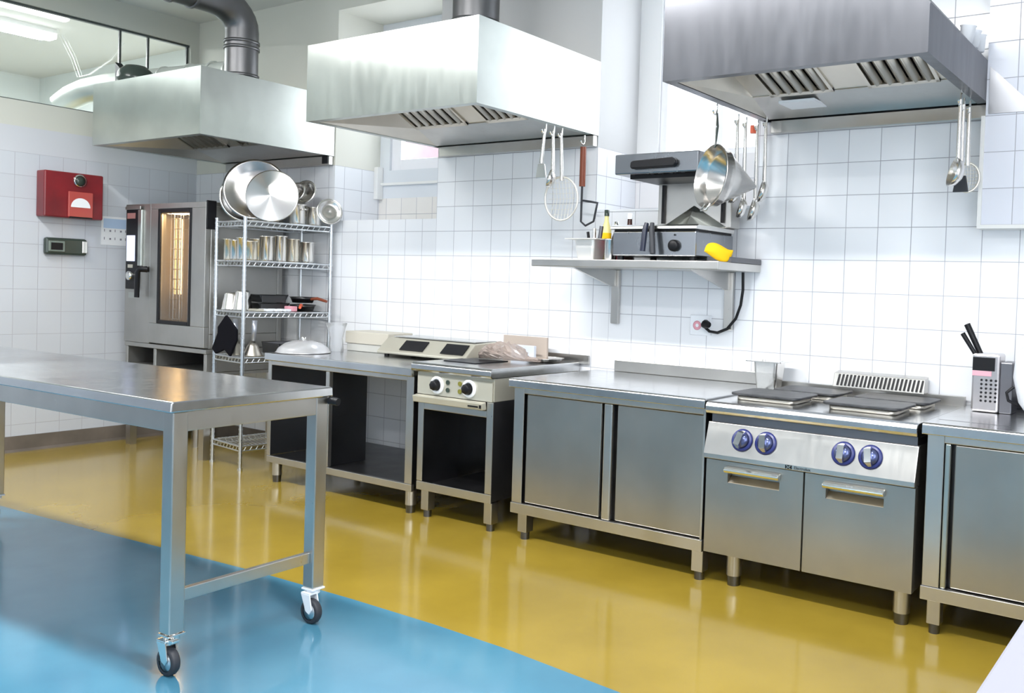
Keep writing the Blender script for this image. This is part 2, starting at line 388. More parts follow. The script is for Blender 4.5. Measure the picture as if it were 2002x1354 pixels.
unseen_ceiling_light(9, -30, 'added unseen ceiling light behind the camera on the right')
# fluorescent lamp of the next room
t = thing('fluorescent_lamp', 'long fluorescent lamp deeper in the room beyond the interior window', 'lamp', (-40, -5, ZC))
MB().box((-40.2, -14, ZC-.3), (-39.8, -3.0, ZC-.001)).build('housing', PWHITE, t, .05)
MB().prism([(-40.15, ZC-.31), (-40.12, ZC-.6), (-39.88, ZC-.6), (-39.85, ZC-.31)], 1, -13.9, -3.1).build('diffuser', emis('annex_diffuser', (.95, 1, 1), 6), t, .08)
t = thing('fluorescent_lamp', 'nearer fluorescent lamp, cut by the top edge of the interior window', 'lamp', (-36, -6, ZC))
MB().box((-36.2, -14, ZC-.2), (-35.8, -4.2, ZC-.001)).build('housing', PWHITE, t, .05)
MB().prism([(-36.15, ZC-.21), (-36.12, ZC-.45), (-35.88, ZC-.45), (-35.85, ZC-.21)], 1, -13.9, -4.3).build('diffuser', bpy.data.materials['annex_diffuser'], t, .08)
area('annex_light', (-40, -8.5, ZC-.62), (.25, 10), (0, 0, 0), 110, (.93, 1, .99))
o = MB().tube([(-39.5, -2.9, ZC-.3), (-38.9, -2.6, 19.4), (-38.6, -2.4, 18.4), (-38, -2.2, 18.5), (-37, -1.6, 19.3), (-36.5, -1.2, 20.2)], .025, 6).build('lamp_cable', PWHITE)
tag(o, 'thin white cable hanging in a loop beyond the interior window', 'cable')

# ================================================================ EXTRACTOR HOODS
HZ0, HZ1, HY = 13.6, 16.25, -6.5
def hood(x0, x1, label, skin, cut=False, filters=((.0, .46), (.62, .95))):
    t = thing('extractor_hood', label, 'extractor hood', ((x0+x1)/2, -3, HZ0), 0, 'stainless extractor hoods')
    th = .05; s = MB(); yb = -.03
    zs = HZ1 if not cut else 14.68
    if cut:
        s.prism([(x0, HZ0), (x1, HZ0), (x1, 14.68), (x1-1.3, HZ1), (x0, HZ1)], 1, HY, HY+th)
        s.hexa([(x1-1.3, HY+th, HZ1), (x1, HY+th, 14.68), (x1, yb, 14.68), (x1-1.3, yb, 14.7), (x1-1.3, HY+th, HZ1+.04), (x1, HY+th, 14.72), (x1, yb, 14.72), (x1-1.3, yb, 14.74)])
    else: s.box((x0, HY, HZ0), (x1, HY+th, HZ1))
    s.box((x0, HY+th, HZ0), (x0+th, yb, HZ1)); s.box((x1-th, HY+th, HZ0), (x1, yb, zs))
    s.box((x0+th, yb-th, HZ0), (x1-th, yb, zs))
    s.box((x0+th, HY+th, HZ1-th if not cut else 14.4), (x1-th, yb-th, HZ1 if not cut else 14.45)) if not cut else s.box((x0+th, HY+th, HZ1-th), (x1-1.4, yb-th, HZ1))
    # folded rim
    s.box((x0+th, HY+th, HZ0), (x1-th, HY+.28, HZ0+.04)); s.box((x0+th, HY+.28, HZ0), (x0+.28, -.4, HZ0+.04)); s.box((x1-.28, HY+.28, HZ0), (x1-th, -.4, HZ0+.04))
    shell = s.build('shell', skin, t)
    # inner canopy: hipped sheets rising inward, filter slope, trough
    zt, zb = (15.2, 13.92) if not cut else (14.62, 13.9)
    ya, ybt = -5.1, -2.45; xi0, xi1 = (x0+1.3, x1-1.0) if not cut else (x0+.7, x1-.35)
    c = MB()
    c.add([(x0+.28, HY+.28, HZ0+.03), (x0+.28, -.4, HZ0+.03), (xi0, ybt, zb), (xi0, ya, zt)], [(0, 1, 2, 3)])
    c.add([(x1-.28, HY+.28, HZ0+.03), (x1-.28, -.4, HZ0+.03), (xi1, ybt, zb), (xi1, ya, zt)], [(3, 2, 1, 0)])
    c.add([(x0+.28, HY+.28, HZ0+.03), (xi0, ya, zt), (xi1, ya, zt), (x1-.28, HY+.28, HZ0+.03)], [(0, 1, 2, 3)])
    c.build('inner_canopy', WARMST, t, solid=.03)
    tr = MB(); tr.add([(xi0, ybt, zb), (xi1, ybt, zb), (x1-.28, -.4, HZ0+.03), (x0+.28, -.4, HZ0+.03)], [(0, 1, 2, 3)])
    tr.box((xi0, ybt-.05, zb-.02), (xi1, ybt+.05, zb+.12))
    tr.build('grease_trough', STEEL, t, solid=.03)
    Wd = xi1-xi0; dy = ybt-ya; dz = zb-zt; nrm = Vector((0, dz, -dy)).normalized()
    def P(x, s_, h=0): v = Vector((x, ya+dy*s_, zt+dz*s_))+nrm*h; return tuple(v)
    prev = 0
    for a_, b_ in list(filters)+[(1, 1)]:
        if a_-prev > .02:
            xa, xb = xi0+Wd*prev, xi0+Wd*a_
            MB().add([P(xa, 0), P(xb, 0), P(xb, 1), P(xa, 1)], [(0, 1, 2, 3)]).build('blank_panel', WARMST, t, solid=.04)
        prev = b_
        if b_ <= a_: break
        xa, xb = xi0+Wd*a_, xi0+Wd*b_
        fr = MB()
        for (p_, q_, r_, s_) in ((xa, xa+.1, 0, 1), (xb-.1, xb, 0, 1), (xa, xb, 0, .06), (xa, xb, .94, 1)):
            fr.hexa([P(p_, r_, .07), P(q_, r_, .07), P(q_, s_, .07), P(p_, s_, .07), P(p_, r_, -.05), P(q_, r_, -.05), P(q_, s_, -.05), P(p_, s_, -.05)])
        fo = fr.build('filter_frame', WARMST, t)
        MB().hexa([P(xa, 0, -.12), P(xb, 0, -.12), P(xb, 1, -.12), P(xa, 1, -.12), P(xa, 0, -.14), P(xb, 0, -.14), P(xb, 1, -.14), P(xa, 1, -.14)]).build('filter_back', BLACK, fo)
        nb = max(4, int(round((xb-xa)/.42))); bb = MB(); stp = (xb-xa-.2)/nb
        for k in range(nb):
            xc = xa+.1+stp*(k+.5); hw = stp*.40
            for u0, u1 in ((-hw, 0), (0, hw)):
                h0 = .0 if u0 < 0 else .1; h1 = .1 if u0 < 0 else 0
                bb.add([P(xc+u0, .05, h0), P(xc+u1, .05, h1), P(xc+u1, .95, h1), P(xc+u0, .95, h0)], [(0, 1, 2, 3)], True)
        bb.build('baffles', WARMST, fo, solid=.02)
    # wall panel below the hood
    MB().box((x0+.3, -.28, 13.2), (x1-.05, -.05, HZ0-.001)).build('back_panel', STEEL, t, .02)
    return t
h1 = hood(-28.95, -20.85, 'stainless hood at the far left above the combi oven, dark round duct on top', STEELH)
MB().box((-21.3, -.34, 13.25), (-20.93, -.28, 13.58)).build('switch_box', BLACK, h1)
h2 = hood(-14.4, -6.37, 'stainless hood in the middle with utensils hanging at its right end', STEELH)
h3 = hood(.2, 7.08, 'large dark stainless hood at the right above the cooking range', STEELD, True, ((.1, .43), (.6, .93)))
MB().box((1.6, -2.2, 13.7), (2.7, -1.2, 13.78)).build('lamp_cover', WHITE, h3)
# ducts
def ring(m, c, ax, r, w=.12): m.lathe([(r, -w/2), (r+.05, -w/2), (r+.05, w/2), (r, w/2)], c, ax)
d = MB(); pc = (-22.05, -3.95)
d.tube([(pc[0], pc[1], 16.3), (pc[0], pc[1], 18.3)]+[(pc[0], pc[1]-1.5+1.5*math.cos(a), 18.3+1.1*math.sin(a)) for a in [k*PI/2/8 for k in range(1, 9)]]+[(pc[0], -8, 19.4), (pc[0], -16, 19.4)], .66, 28)
for z in (16.45, 17.6, 17.85): ring(d, (pc[0], pc[1], z), (0, 0, 1), .66)
for y in (-6.2, -7.1): ring(d, (pc[0], y, 19.4), (0, 1, 0), .66)
tag(d.build('ventilation_duct', DUCT), 'dark grey round duct rising from the left hood and bending along the ceiling', 'duct')
d = MB(); d.tube([(-9.75, -3, 16.27), (-9.75, -3, 20.88)], .82, 28); ring(d, (-9.75, -3, 17.3), (0, 0, 1), .82)
tag(d.build('ventilation_duct', DUCT), 'dark square-shouldered duct rising from the middle hood', 'duct')
bpy.data.objects['ventilation_duct.001']['label'] = 'dark round duct rising straight from the middle hood'
d = MB(); d.tube([(-33.9, -5.6, 15.9), (-33.4, -5.3, 16.3), (-32.6, -5.0, 16.6), (-31.4, -4.6, 16.8), (-29, -4.2, 16.85), (-23.3, -3.3, 16.9)], [.5, .55, .57, .57, .55, .5], 24)
for x in (-27.6, -26, -24.6, -23.6): ring(d, (x, -4.2+(x+29)*.158, 16.85+(x+29)*.009), (1, .158, .01), .53, .08)
tag(d.build('insulated_pipe', mat('pale_duct', (.62, .66, .62), .35, .4)), 'pale round pipe lying behind the left hood, elbowed through the glazing', 'pipe')
t = thing('extractor_fan', 'grey rounded fan housing on top of the left hood', 'fan', (-27.2, -5.6, 16.27))
MB().lathe([(0, 0), (.75, 0), (.75, .25), (.68, .55), (.42, .78), (0, .84)], (-27.2, -5.6, 16.27)).build('housing', GREEN, t)
MB().prism([(-28.3, 16.3), (-27.9, 16.3), (-27.95, 17.0), (-28.35, 17.3)], 1, -5.9, -5.6).build('bracket', BLACK, t)
for k, (x, y) in enumerate(((6.84, -2.15), (6.88, -1.6), (6.92, -1.1))):
    o = MB().lathe([(.0, 0), (.16, 0), (.2, .42), (.22, .44), (.17, .4), (.13, .05), (0, .05)], (x, y, 14.86), ((2-k)*.06, 0, 1), 18).build('cup', WHITE)
    tag(o, ('white cup on top of the right hood, farthest from the wall', 'middle one of three white cups on top of the right hood', 'white cup on top of the right hood, closest to the wall')[k], 'cup', 'cups on the right hood')

# ================================================================ FLOOR-STANDING UNITS
YF = -4.75
def round_leg(x, y, z1, parent, r=.19, mt=None):
    l = MB().cyl((x, y, .28), (x, y, z1), r).build('leg', mt or STEEL, parent)
    MB().cyl((x, y, 0), (x, y, .28), r*.82, r*.92).build('foot', STEELD, l)
def square_leg(x, y, z1, parent, h=.17):
    l = MB().box((x-h, y-h, .24), (x+h, y+h, z1)).build('leg', STEEL, parent, .02)
    MB().cyl((x, y, 0), (x, y, .24), h*.8).build('foot', STEELD, l)

# ---- open work bench
bx0, bx1 = -18.6, -10.5
t = thing('work_bench', 'long open-fronted stainless bench between the wire rack and the small electric cooker', 'work bench', (-14.5, -2.5, 0))
MB().box((bx0-.05, YF-.2, 4.83), (bx1+.02, -.1, 5.12)).build('worktop', TOPST, t, .03)
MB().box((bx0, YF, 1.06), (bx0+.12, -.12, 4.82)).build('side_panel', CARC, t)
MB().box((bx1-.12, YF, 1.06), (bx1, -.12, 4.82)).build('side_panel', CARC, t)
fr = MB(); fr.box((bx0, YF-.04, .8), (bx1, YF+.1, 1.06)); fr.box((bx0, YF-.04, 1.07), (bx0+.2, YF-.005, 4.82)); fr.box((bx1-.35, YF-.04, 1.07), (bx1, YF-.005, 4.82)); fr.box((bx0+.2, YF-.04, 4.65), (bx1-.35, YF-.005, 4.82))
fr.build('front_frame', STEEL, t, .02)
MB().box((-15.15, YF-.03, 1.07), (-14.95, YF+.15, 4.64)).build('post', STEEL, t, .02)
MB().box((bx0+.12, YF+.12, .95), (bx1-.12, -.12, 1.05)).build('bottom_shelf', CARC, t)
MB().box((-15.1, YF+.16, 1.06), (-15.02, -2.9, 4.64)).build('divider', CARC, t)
for x in (-18.3, -10.8):
    for y in (-4.5, -.5): round_leg(x, y, .8, t)
# ---- small electric cooker
ex0, ex1 = -10.38, -6.85
t = thing('electric_cooker', 'small stainless electric cooker with two white-ringed black knobs over an open base', 'cooker', (-8.6, -2.5, 0))
MB().prism([(-4.9, 5.04), (-4.98, 5.12), (-4.98, 5.28), (-4.9, 5.36), (-.1, 5.36), (-.1, 5.04)], 0, ex0-.08, ex1+.02).build('top', TOPST, t, .02)
MB().box((ex0+.4, -3.9, 5.361), (ex0+1.9, -2.2, 5.39)).build('glass_hob', BLACK, t)
MB().box((ex0, YF+.02, 4.27), (ex1-.02, -.12, 5.03)).build('housing', CREAM, t, .02)
pn = MB().box((ex0+.06, YF-.04, 4.27), (ex1-.05, YF+.015, 4.92)).build('control_panel', CREAM, t, .01)
MB().prism([(-4.98, 4.0), (-5.02, 4.22), (-4.8, 4.26), (-4.76, 4.0)], 0, ex0+.05, ex1-.3).build('drip_lip', CREAM, t, .02)
for x in (-9.36, -7.9):
    k = MB().lathe([(.3, 0), (.3, .05), (.2, .07), (.2, .03)], (x, YF-.045, 4.63), (0, -1, 0), 36).build('knob_ring', WHITE, pn)
    k = MB().lathe([(.19, 0), (.17, .22), (.15, .24), (0, .24)], (x, YF-.05, 4.63), (0, -1, 0), 7).build('knob', BLACK, pn)
for i, (x, z) in enumerate(((-8.87, 4.76), (-8.87, 4.5), (-8.32, 4.76), (-8.32, 4.5))):
    MB().cyl((x, YF-.045, z), (x, YF-.075, z), .08, n=18).build('indicator', GREEN if i < 2 else mat('olive_lamp', (.18, .17, .03), .3), pn)
MB().box((-7.75, -5.03, 4.08), (-7.3, -5.02, 4.13)).box((-7.25, -5.03, 4.06), (-7.17, -5.02, 4.17)).build('badge', BLACK, t)
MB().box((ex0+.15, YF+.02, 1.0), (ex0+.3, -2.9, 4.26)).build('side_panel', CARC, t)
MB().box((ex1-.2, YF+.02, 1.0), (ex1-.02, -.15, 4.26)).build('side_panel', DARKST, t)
fr = MB(); fr.box((ex0+.12, YF-.04, .95), (ex1, YF+.01, 1.25)); fr.box((ex0+.12, YF-.04, 1.26), (ex0+.38, YF+.01, 3.98)); fr.box((ex1-.28, YF-.04, 1.26), (ex1, YF+.01, 4.26)); fr.box((ex0+.38, YF-.04, 3.75), (ex1-.28, YF+.01, 3.98))
fr.build('front_frame', STEEL, t, .02)
MB().box((ex0+.3, YF+.02, 1.0), (ex1-.2, -.15, 1.1)).build('bottom_shelf', CARC, t)
MB().box((ex0-.05, -.1, 5.3), (-6.45, -.03, 5.62)).build('backsplash', STEEL, t)
for x in (ex0+.42, ex1-.22):
    for y in (-4.5, -.5): square_leg(x, y, .95, t)
# ---- two-door cabinet
def cabinet(x0, x1, label, doors, worktop_x1):
    t = thing('storage_cabinet', label, 'cabinet', ((x0+x1)/2, -2.5, 0), 0, 'stainless storage cabinets')
    MB().prism([(-4.97, 4.87), (-4.97, 5.1), (-4.92, 5.15), (-.12, 5.15), (-.12, 4.87)], 0, x0-.02, worktop_x1).build('worktop', TOPST, t, .02)
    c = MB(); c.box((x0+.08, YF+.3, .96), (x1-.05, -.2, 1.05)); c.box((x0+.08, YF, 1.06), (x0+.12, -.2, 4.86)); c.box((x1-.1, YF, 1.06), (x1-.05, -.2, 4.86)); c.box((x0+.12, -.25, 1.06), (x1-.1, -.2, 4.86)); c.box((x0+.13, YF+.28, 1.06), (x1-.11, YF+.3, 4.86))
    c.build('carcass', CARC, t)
    f = MB(); f.box((x0+.05, YF-.06, .85), (x1-.03, YF+.12, 1.18)); f.box((x0+.08, YF-.04, 1.19), (x0+.48, YF-.005, 4.86)); f.box((x1-.12, YF-.04, 1.19), (x1-.05, YF-.005, 4.86)); f.box((x0+.48, YF-.04, 4.68), (x1-.12, YF-.005, 4.86))
    f.build('front_frame', STEEL, t, .015)
    for (da, db, y) in doors:
        dd = MB().box((da, YF+y, 1.22), (db, YF+y+.1, 4.66)).build('door', DOORST, t, .03)
    return t
c1 = cabinet(-6.05, .98, 'stainless cabinet with two sliding doors left of the cooking range', ((-5.5, -2.62, .03), (-2.05, .84, .03)), .98)
MB().box((-2.5, YF-.03, 1.19), (-2.2, YF+.12, 4.67)).build('door_handle', STEEL, c1, .04)
MB().box((-5.3, -.12, 5.15), (.95, -.02, 5.56)).build('backsplash', STEEL, c1, .02)
for x in (-5.6, .75):
    for y in (-4.5, -.55): square_leg(x, y, .85, c1, .18)
c2 = cabinet(6.9, 14.5, 'stainless cabinet with sliding doors right of the cooking range', ((7.62, 11.0, .03), (10.8, 14.3, .15)), 14.5)
MB().box((7.4, YF-.03, 1.19), (7.53, YF+.1, 4.67)).build('door_handle', STEELH, c2, .03)
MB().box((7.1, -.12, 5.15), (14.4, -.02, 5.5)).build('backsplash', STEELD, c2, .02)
MB().box((7.05, -4.1, 5.151), (8.7, -4.07, 5.154)).build('seam', DARKST, c2)
for x in (7.25, 14.1):
    for y in (-4.5, -.55): square_leg(x, y, .85, c2, .16)

# ---- cooking range
t = thing('cooking_range', 'stainless electric range with four hot plates and blue-ringed knobs', 'cooking range', (3.9, -2.5, 0))
rx0, rx1 = 1.02, 6.78
MB().box((rx0+.05, -4.6, .9), (rx1-.05, -.2, 4.5)).build('body', DOORST, t)
MB().prism([(-4.7, 4.72), (-4.96, 4.78), (-5.0, 4.86), (-5.0, 4.98), (-4.95, 5.06), (-4.85, 5.1), (-.35, 5.1), (-.35, 4.72)], 0, rx0, rx1).build('hob_top', TOPST, t, .02)
MB().box((rx0+.06, -4.68, 4.5), (rx1-.06, -.4, 4.72)).build('recess_strip', DARKST, t)
cp = MB().prism([(-4.6, 3.55), (-5.02, 3.55), (-5.02, 3.68), (-4.76, 4.52), (-4.6, 4.52)], 0, rx0, rx1).build('control_panel', STEEL, t, .015)
slope = Vector((0, -(4.52-3.68), 5.02-4.76)).normalized()
def on_panel(x, z, h=0):
    y = -5.02+(z-3.68)*(.26/.84); return Vector((x, y, z))+slope*h
for i, x in enumerate((2.12, 2.81, 4.94, 5.64)):
    o = on_panel(x, 4.13)
    k = MB().lathe([(0, .001), (.30, .001), (.31, .03), (.27, .06), (0, .07)], o, slope, 36).build('knob_ring', BLUE, cp)
    tilt = (-.25, .1, .0, .15)[i]
    kk = MB(); kk.lathe([(.0, .07), (.23, .07), (.2, .14), (.12, .18), (0, .19)], o, slope, 32)
    kk.build('knob_base', mat('knob_centre', (.10, .12, .25), .2, .7), k)
    g = MB(); R = Matrix.Rotation(tilt, 3, slope); side = R @ Vector((1, 0, 0)); upv = slope.cross(side)
    pts = []
    for (a_, w_, h_) in ((-.25, .04, .1), (-.17, .085, .3), (.17, .085, .3), (.25, .04, .1)): pts.append((a_, w_, h_))
    vs = []
    for a_, w_, h_ in pts:
        for sgn in (-1, 1):
            vs.append(o+upv*a_+side*w_*sgn+slope*.08); vs.append(o+upv*a_+side*w_*sgn+slope*h_)
    for q in range(3):
        b_ = q*4; g.add([vs[b_], vs[b_+1], vs[b_+3], vs[b_+2], vs[b_+4], vs[b_+5], vs[b_+7], vs[b_+6]], [(0, 1, 5, 4), (2, 3, 7, 6)[::-1], (1, 2, 6, 5), (0, 1, 2, 3), (7, 6, 5, 4)])
    g.build('knob_grip', CHROME, k)
bl = MB().box((3.44, -5.032, 3.57), (3.62, -5.021, 3.67)).build('badge', BLACK, cp)
MB().prism([(3.46, 3.585), (3.48, 3.575), (3.6, 3.655), (3.58, 3.665)], 1, -5.037, -5.033).prism([(3.6, 3.585), (3.58, 3.575), (3.46, 3.655), (3.48, 3.665)], 1, -5.037, -5.033).build('emblem_cross', STEELH, bl)
text_mesh('Electrolux', .11, 'lettering', BLACK, cp, (3.68, -5.026, 3.585))
for (da, db, ha, hb) in ((rx0+.02, 3.88, 1.7, 3.22), (3.93, rx1-.02, 4.5, 6.0)):
    z0, z1, hz0, hz1 = .92, 3.5, 2.92, 3.3
    dm = MB(); ya, yb = -4.85, -4.62
    dm.box((da, ya, z0), (db, yb, hz0)); dm.box((da, ya, hz1), (db, yb, z1)); dm.box((da, ya, hz0), (ha, yb, hz1)); dm.box((hb, ya, hz0), (db, yb, hz1))
    do = dm.build('door', DOORST, t)
    MB().prism([(-4.64, hz0+.001), (-4.84, hz0+.001), (-4.66, hz0+.16), (-4.64, hz0+.16)], 0, ha+.01, hb-.01).build('handle_recess', WARMST, do)
    MB().prism([(-4.86, 3.2), (-5.03, 3.22), (-5.06, 3.3), (-5.0, 3.36), (-4.86, 3.38)], 0, ha-.04, hb+.04).build('handle', CHROME, do, .02)
for x in (1.75, 6.4):
    for y in (-4.35, -.6): round_leg(x, y, .9, t, .21)
for (xa, xb, ya, yb) in ((1.3, 3.35, -4.15, -2.5), (1.75, 3.75, -2.3, -.75), (4.0, 6.1, -4.15, -2.5), (4.2, 6.3, -2.3, -.75)):
    r = .22; out = []
    for cx, cy, a0 in ((xb-r, yb-r, 0), (xa+r, yb-r, 90), (xa+r, ya+r, 180), (xb-r, ya+r, 270)):
        for k in range(5): a_ = math.radians(a0+k*22.5); out.append((cx+r*math.cos(a_), cy+r*math.sin(a_)))
    hp = MB().prism(out, 2, 5.24, 5.31, True).build('hot_plate', IRON, t, .02)
    MB().prism([(x*.86+.14*(xa+xb)/2, y*.86+.14*(ya+yb)/2) for x, y in out], 2, 5.101, 5.235, True).build('plate_rim', WARMST, hp)
vn = MB(); vn.prism([(-.62, 5.36), (-.5, 5.78), (-.12, 5.84), (-.12, 5.36)], 0, 3.0, 5.72)
vo = vn.build('flue_vent', STEEL, t, .02)
MB().box((rx0, -.35, 4.75), (rx1, -.12, 5.36)).build('flue_base', STEEL, t)
sl = MB()
for k in range(22):
    x = 3.12+k*.118; sl.hexa([(x, -.63, 5.42), (x+.06, -.63, 5.42), (x+.06, -.6, 5.42), (x, -.6, 5.42), (x+.04, -.525, 5.75), (x+.1, -.525, 5.75), (x+.1, -.5, 5.75), (x+.04, -.5, 5.75)])
o = sl.build('vent_slots', BLACK, vo)

# ---- worktop corner close to the camera
t = thing('work_table', 'pale worktop corner at the lower right edge of the picture', 'work table', (13.4, -17, 0))
MB().box((11.38, -21.5, 4.85), (15.5, -13.0, 5.1)).build('tabletop', GREYW, t, .03)
for x in (11.7, 15.2):
    for y in (-21.2, -13.3): MB().box((x-.17, y-.17, 0), (x+.17, y+.17, 4.85)).build('leg', STEEL, t)

# ---- mobile table on castors
th = math.radians(2.15); ex = Vector((math.cos(th), math.sin(th), 0)); ey = Vector((-math.sin(th), math.cos(th), 0))
t = thing('mobile_work_table', 'long stainless table on castors standing on the blue floor', 'work table', (-4.505, -17.065, 0), th)
TL, TW, TH = 15.6, 4.06, 5.57
MB().prism([(-.02, TH-.22), (0, TH-.02), (.03, TH), (TW-.03, TH), (TW, TH-.02), (TW+.02, TH-.22)], 0, -TL, 0).build('tabletop', TOPST, t, .025, local=True)
for (a, b) in (((-TL+.3, .12, 0), (-.28, .2, 0)), ((-TL+.3, TW-.2, 0), (-.28, TW-.12, 0))):
    MB().box((a[0], a[1], TH-.64), (b[0], b[1], TH-.225)).build('apron_rail', STEEL, t, .015, local=True)
for x in (-.2, -TL+.12): MB().box((x, .42, TH-.64), (x+.08, TW-.35, TH-.225)).build('apron_rail', STEEL, t, .015, local=True)
for x in (-.27, -TL+.27):
    for y, br in ((.27, True), (TW-.21, False)):
        l = MB().box((x-.17, y-.17, .82), (x+.17, y+.17, TH-.23)).build('leg', STEEL, t, .025, local=True)
        ORG[l.name] = Vector((0, 0, 0))
        cm = MB(); cm.cyl((x, y, .68), (x, y, .82), .16); cm.box((x-.19, y-.19, .77), (x+.19, y+.19, .815))
        yy = y-.12; xx = x+.1
        for s_ in (-.11, .11):
            cm.prism([(x-.14, .7), (x+.16, .7), (xx+.14, .36), (xx+.05, .24), (xx-.07, .3)], 1, yy+s_-.015, yy+s_+.015)
        cm.box((x-.14, yy-.12, .68), (x+.16, yy+.12, .73))
        if br: cm.box((x+.1, yy-.08, .7), (x+.34, yy+.08, .76))
        ca = cm.build('castor', CHROME if br else WHITE, t, .01, local=True)
        c0 = Vector((xx, yy, .29))
        wo = MB().lathe([(.2, -.085), (.27, -.085), (.29, -.05), (.29, .05), (.27, .085), (.2, .085)], c0, (0, 1, 0), 32).build('tyre', RUBBER, ca, local=True)
        MB().lathe([(0, -.07), (.2, -.08), (.2, .08), (0, .07)], c0, (0, 1, 0), 32).build('wheel_disc', GALV, ca, local=True)
for x in (-.27, -TL+.27): MB().box((x-.07, .44, 1.42), (x+.07, TW-.38, 1.68)).build('stretcher', STEEL, t, .015, local=True)
MB().cyl((-.05, TW-.05, TH-.32), (.2, TW+.0, TH-.34), .09).build('bumper', BLACK, t, local=True)

# ================================================================ COMBI OVEN AND STAND
KO = True
t = thing('oven_stand', 'open steel stand carrying the combi oven', 'stand', (-27.1, -2.5, 0))
s = MB(); s.box((-28.9, -4.95, 4.78), (-22.6, -.6, 4.97)); s.box((-28.9, -4.9, 4.0), (-28.7, -.7, 4.77)); s.box((-26.6, -4.9, 4.0), (-26.4, -.7, 4.77)); s.box((-22.8, -4.9, 4.0), (-22.6, -.7, 4.77))
s.box((-28.9, -4.95, 3.85), (-22.6, -.6, 3.99)); s.build('frame', OVENST, t, .02)
MB().box((-28.7, -.9, 4.0), (-22.8, -.75, 4.77)).build('back_sheet', BLACK, t)
for x in (-28.6, -22.9):
    for y in (-4.7, -.9): MB().box((x-.18, y-.18, 0), (x+.18, y+.18, 3.85)).build('leg', STEEL, t)
for x in (-27.4, -25.8): MB().cyl((x, -3.0, 0), (x, -3.0, 3.85), .17).build('leg', STEEL, t)
t = thing('combi_oven', 'tall grey combi oven with a glowing glass door', 'oven', (-27.1, -2.5, 4.87))
ox0, ox1, oz0, oz1, oy = -28.9, -22.65, 4.98, 11.15, -5.0
b = MB(); th_ = .2
b.box((ox0, oy, oz0), (-26.85, -.6, oz1)); b.box((-26.85, -.9, oz0), (ox1, -.6, oz1)); b.box((-26.85, oy+.25, oz0), (ox1, -.9, 5.6)); b.box((-26.85, oy+.25, 10.95), (ox1, -.9, oz1)); b.box((ox1-.5, oy+.25, 5.6), (ox1, -.9, 10.95))
b.build('cabinet', OVENST, t, .03)
dm = MB(); dx0, dx1, gx0, gx1, gz0, gz1 = -26.8, -22.66, -26.2, -23.65, 5.9, 10.9
ya, yb = oy-.04, oy+.24
dm.box((dx0, ya, oz0+.05), (dx1, yb, gz0)); dm.box((dx0, ya, gz1), (dx1, yb, oz1-.01)); dm.box((dx0, ya, gz0), (gx0, yb, gz1)); dm.box((gx1, ya, gz0), (dx1, yb, gz1))
do = dm.build('door', OVENST, t, .02)
g = MB(); w_ = .17
g.box((gx0, ya-.03, gz0), (gx0+w_, ya+.1, gz1)); g.box((gx1-w_, ya-.03, gz0), (gx1, ya+.1, gz1)); g.box((gx0+w_, ya-.03, gz0), (gx1-w_, ya+.1, gz0+w_)); g.box((gx0+w_, ya-.03, gz1-w_), (gx1-w_, ya+.1, gz1))
g.build('door_gasket', BLACK, do, .03)
MB().box((gx0+w_, ya+.04, gz0+w_), (gx1-w_, ya+.06, gz1-w_)).build('door_glass', GLASSY, do)
INT = mat('oven_interior', (.42, .36, .28), .3, .8)
MB().box((-26.7, -2.3, 5.62), (-23.2, -2.2, 10.9)).box((-26.82, -4.7, 5.62), (-26.7, -2.2, 10.9)).build('cavity', INT, t)
MB().box((-25.75, -4.2, 7.2), (-25.65, -4.1, 10.5)).build('cavity_lamp', OVENLAMP, t)
MB().box((-24.35, -4.2, 6.4), (-24.22, -4.1, 10.5)).build('cavity_lamp', OVENLAMP, t)
l = area('oven_light', (-26.6, -3.8, 10.8), (1.5, .3), (0, 0, 0), 2.2, (1, .66, .3)); l.parent = t; l.matrix_parent_inverse = Matrix.Translation(-Vector((-27.1, -2.5, 4.87))*U)
rk = MB()
for x in (-26.0, -25.5, -24.6, -23.8): rk.cyl((x, -4.3, 5.7), (x, -4.3, 10.8), .035, n=8)
for k in range(11):
    z = 6.1+k*.44; rk.cyl((-26.05, -4.32, z), (-25.45, -4.32, z), .025, n=6); rk.cyl((-24.65, -4.32, z), (-23.75, -4.32, z), .025, n=6)
rk.build('tray_rails', CHROME, t)
cp = MB().box((-28.72, oy-.1, 7.35), (-27.72, oy-.005, 11.0)).build('control_panel', BLACK, t, .04)
MB().box((-28.6, oy-.13, 8.6), (-27.95, oy-.101, 9.75)).build('display', SCREEN, cp)
MB().box((-28.6, oy-.12, 10.5), (-27.95, oy-.101, 10.75)).build('name_strip', mat('faded_red', (.35, .16, .15), .5), cp)
MB().box((-28.75, oy-.14, 10.9), (-27.5, oy-.101, 11.05)).box((-27.72, oy-.12, 8.4), (-27.45, oy-.005, 10.89)).build('panel_frame', STEELH, cp, .03)
MB().lathe([(.2, 0), (.2, .12), (.14, .16), (0, .16)], (-28.3, oy-.1, 7.95), (0, -1, 0), 24).build('dial', CHROME, cp)
MB().box((-28.5, oy-.12, 8.3), (-28.1, oy-.101, 8.45)).build('button', CREAM, cp)
MB().box((-28.55, oy-.02, 6.95), (-27.85, oy-.005, 7.2)).build('badge', STEELH, t)
hd = MB().tube([(-27.0, oy-.05, 8.25), (-27.15, oy-.35, 8.25), (-27.3, oy-.36, 8.1), (-27.33, oy-.36, 7.0)], [.14, .13, .13, .12], 12).build('door_handle', BLACK, do)
MB().box((-22.68, oy-.02, 10.0), (-22.6, oy+.5, 11.2)).build('hinge_cover', BLACK, t, .03)

KO = False
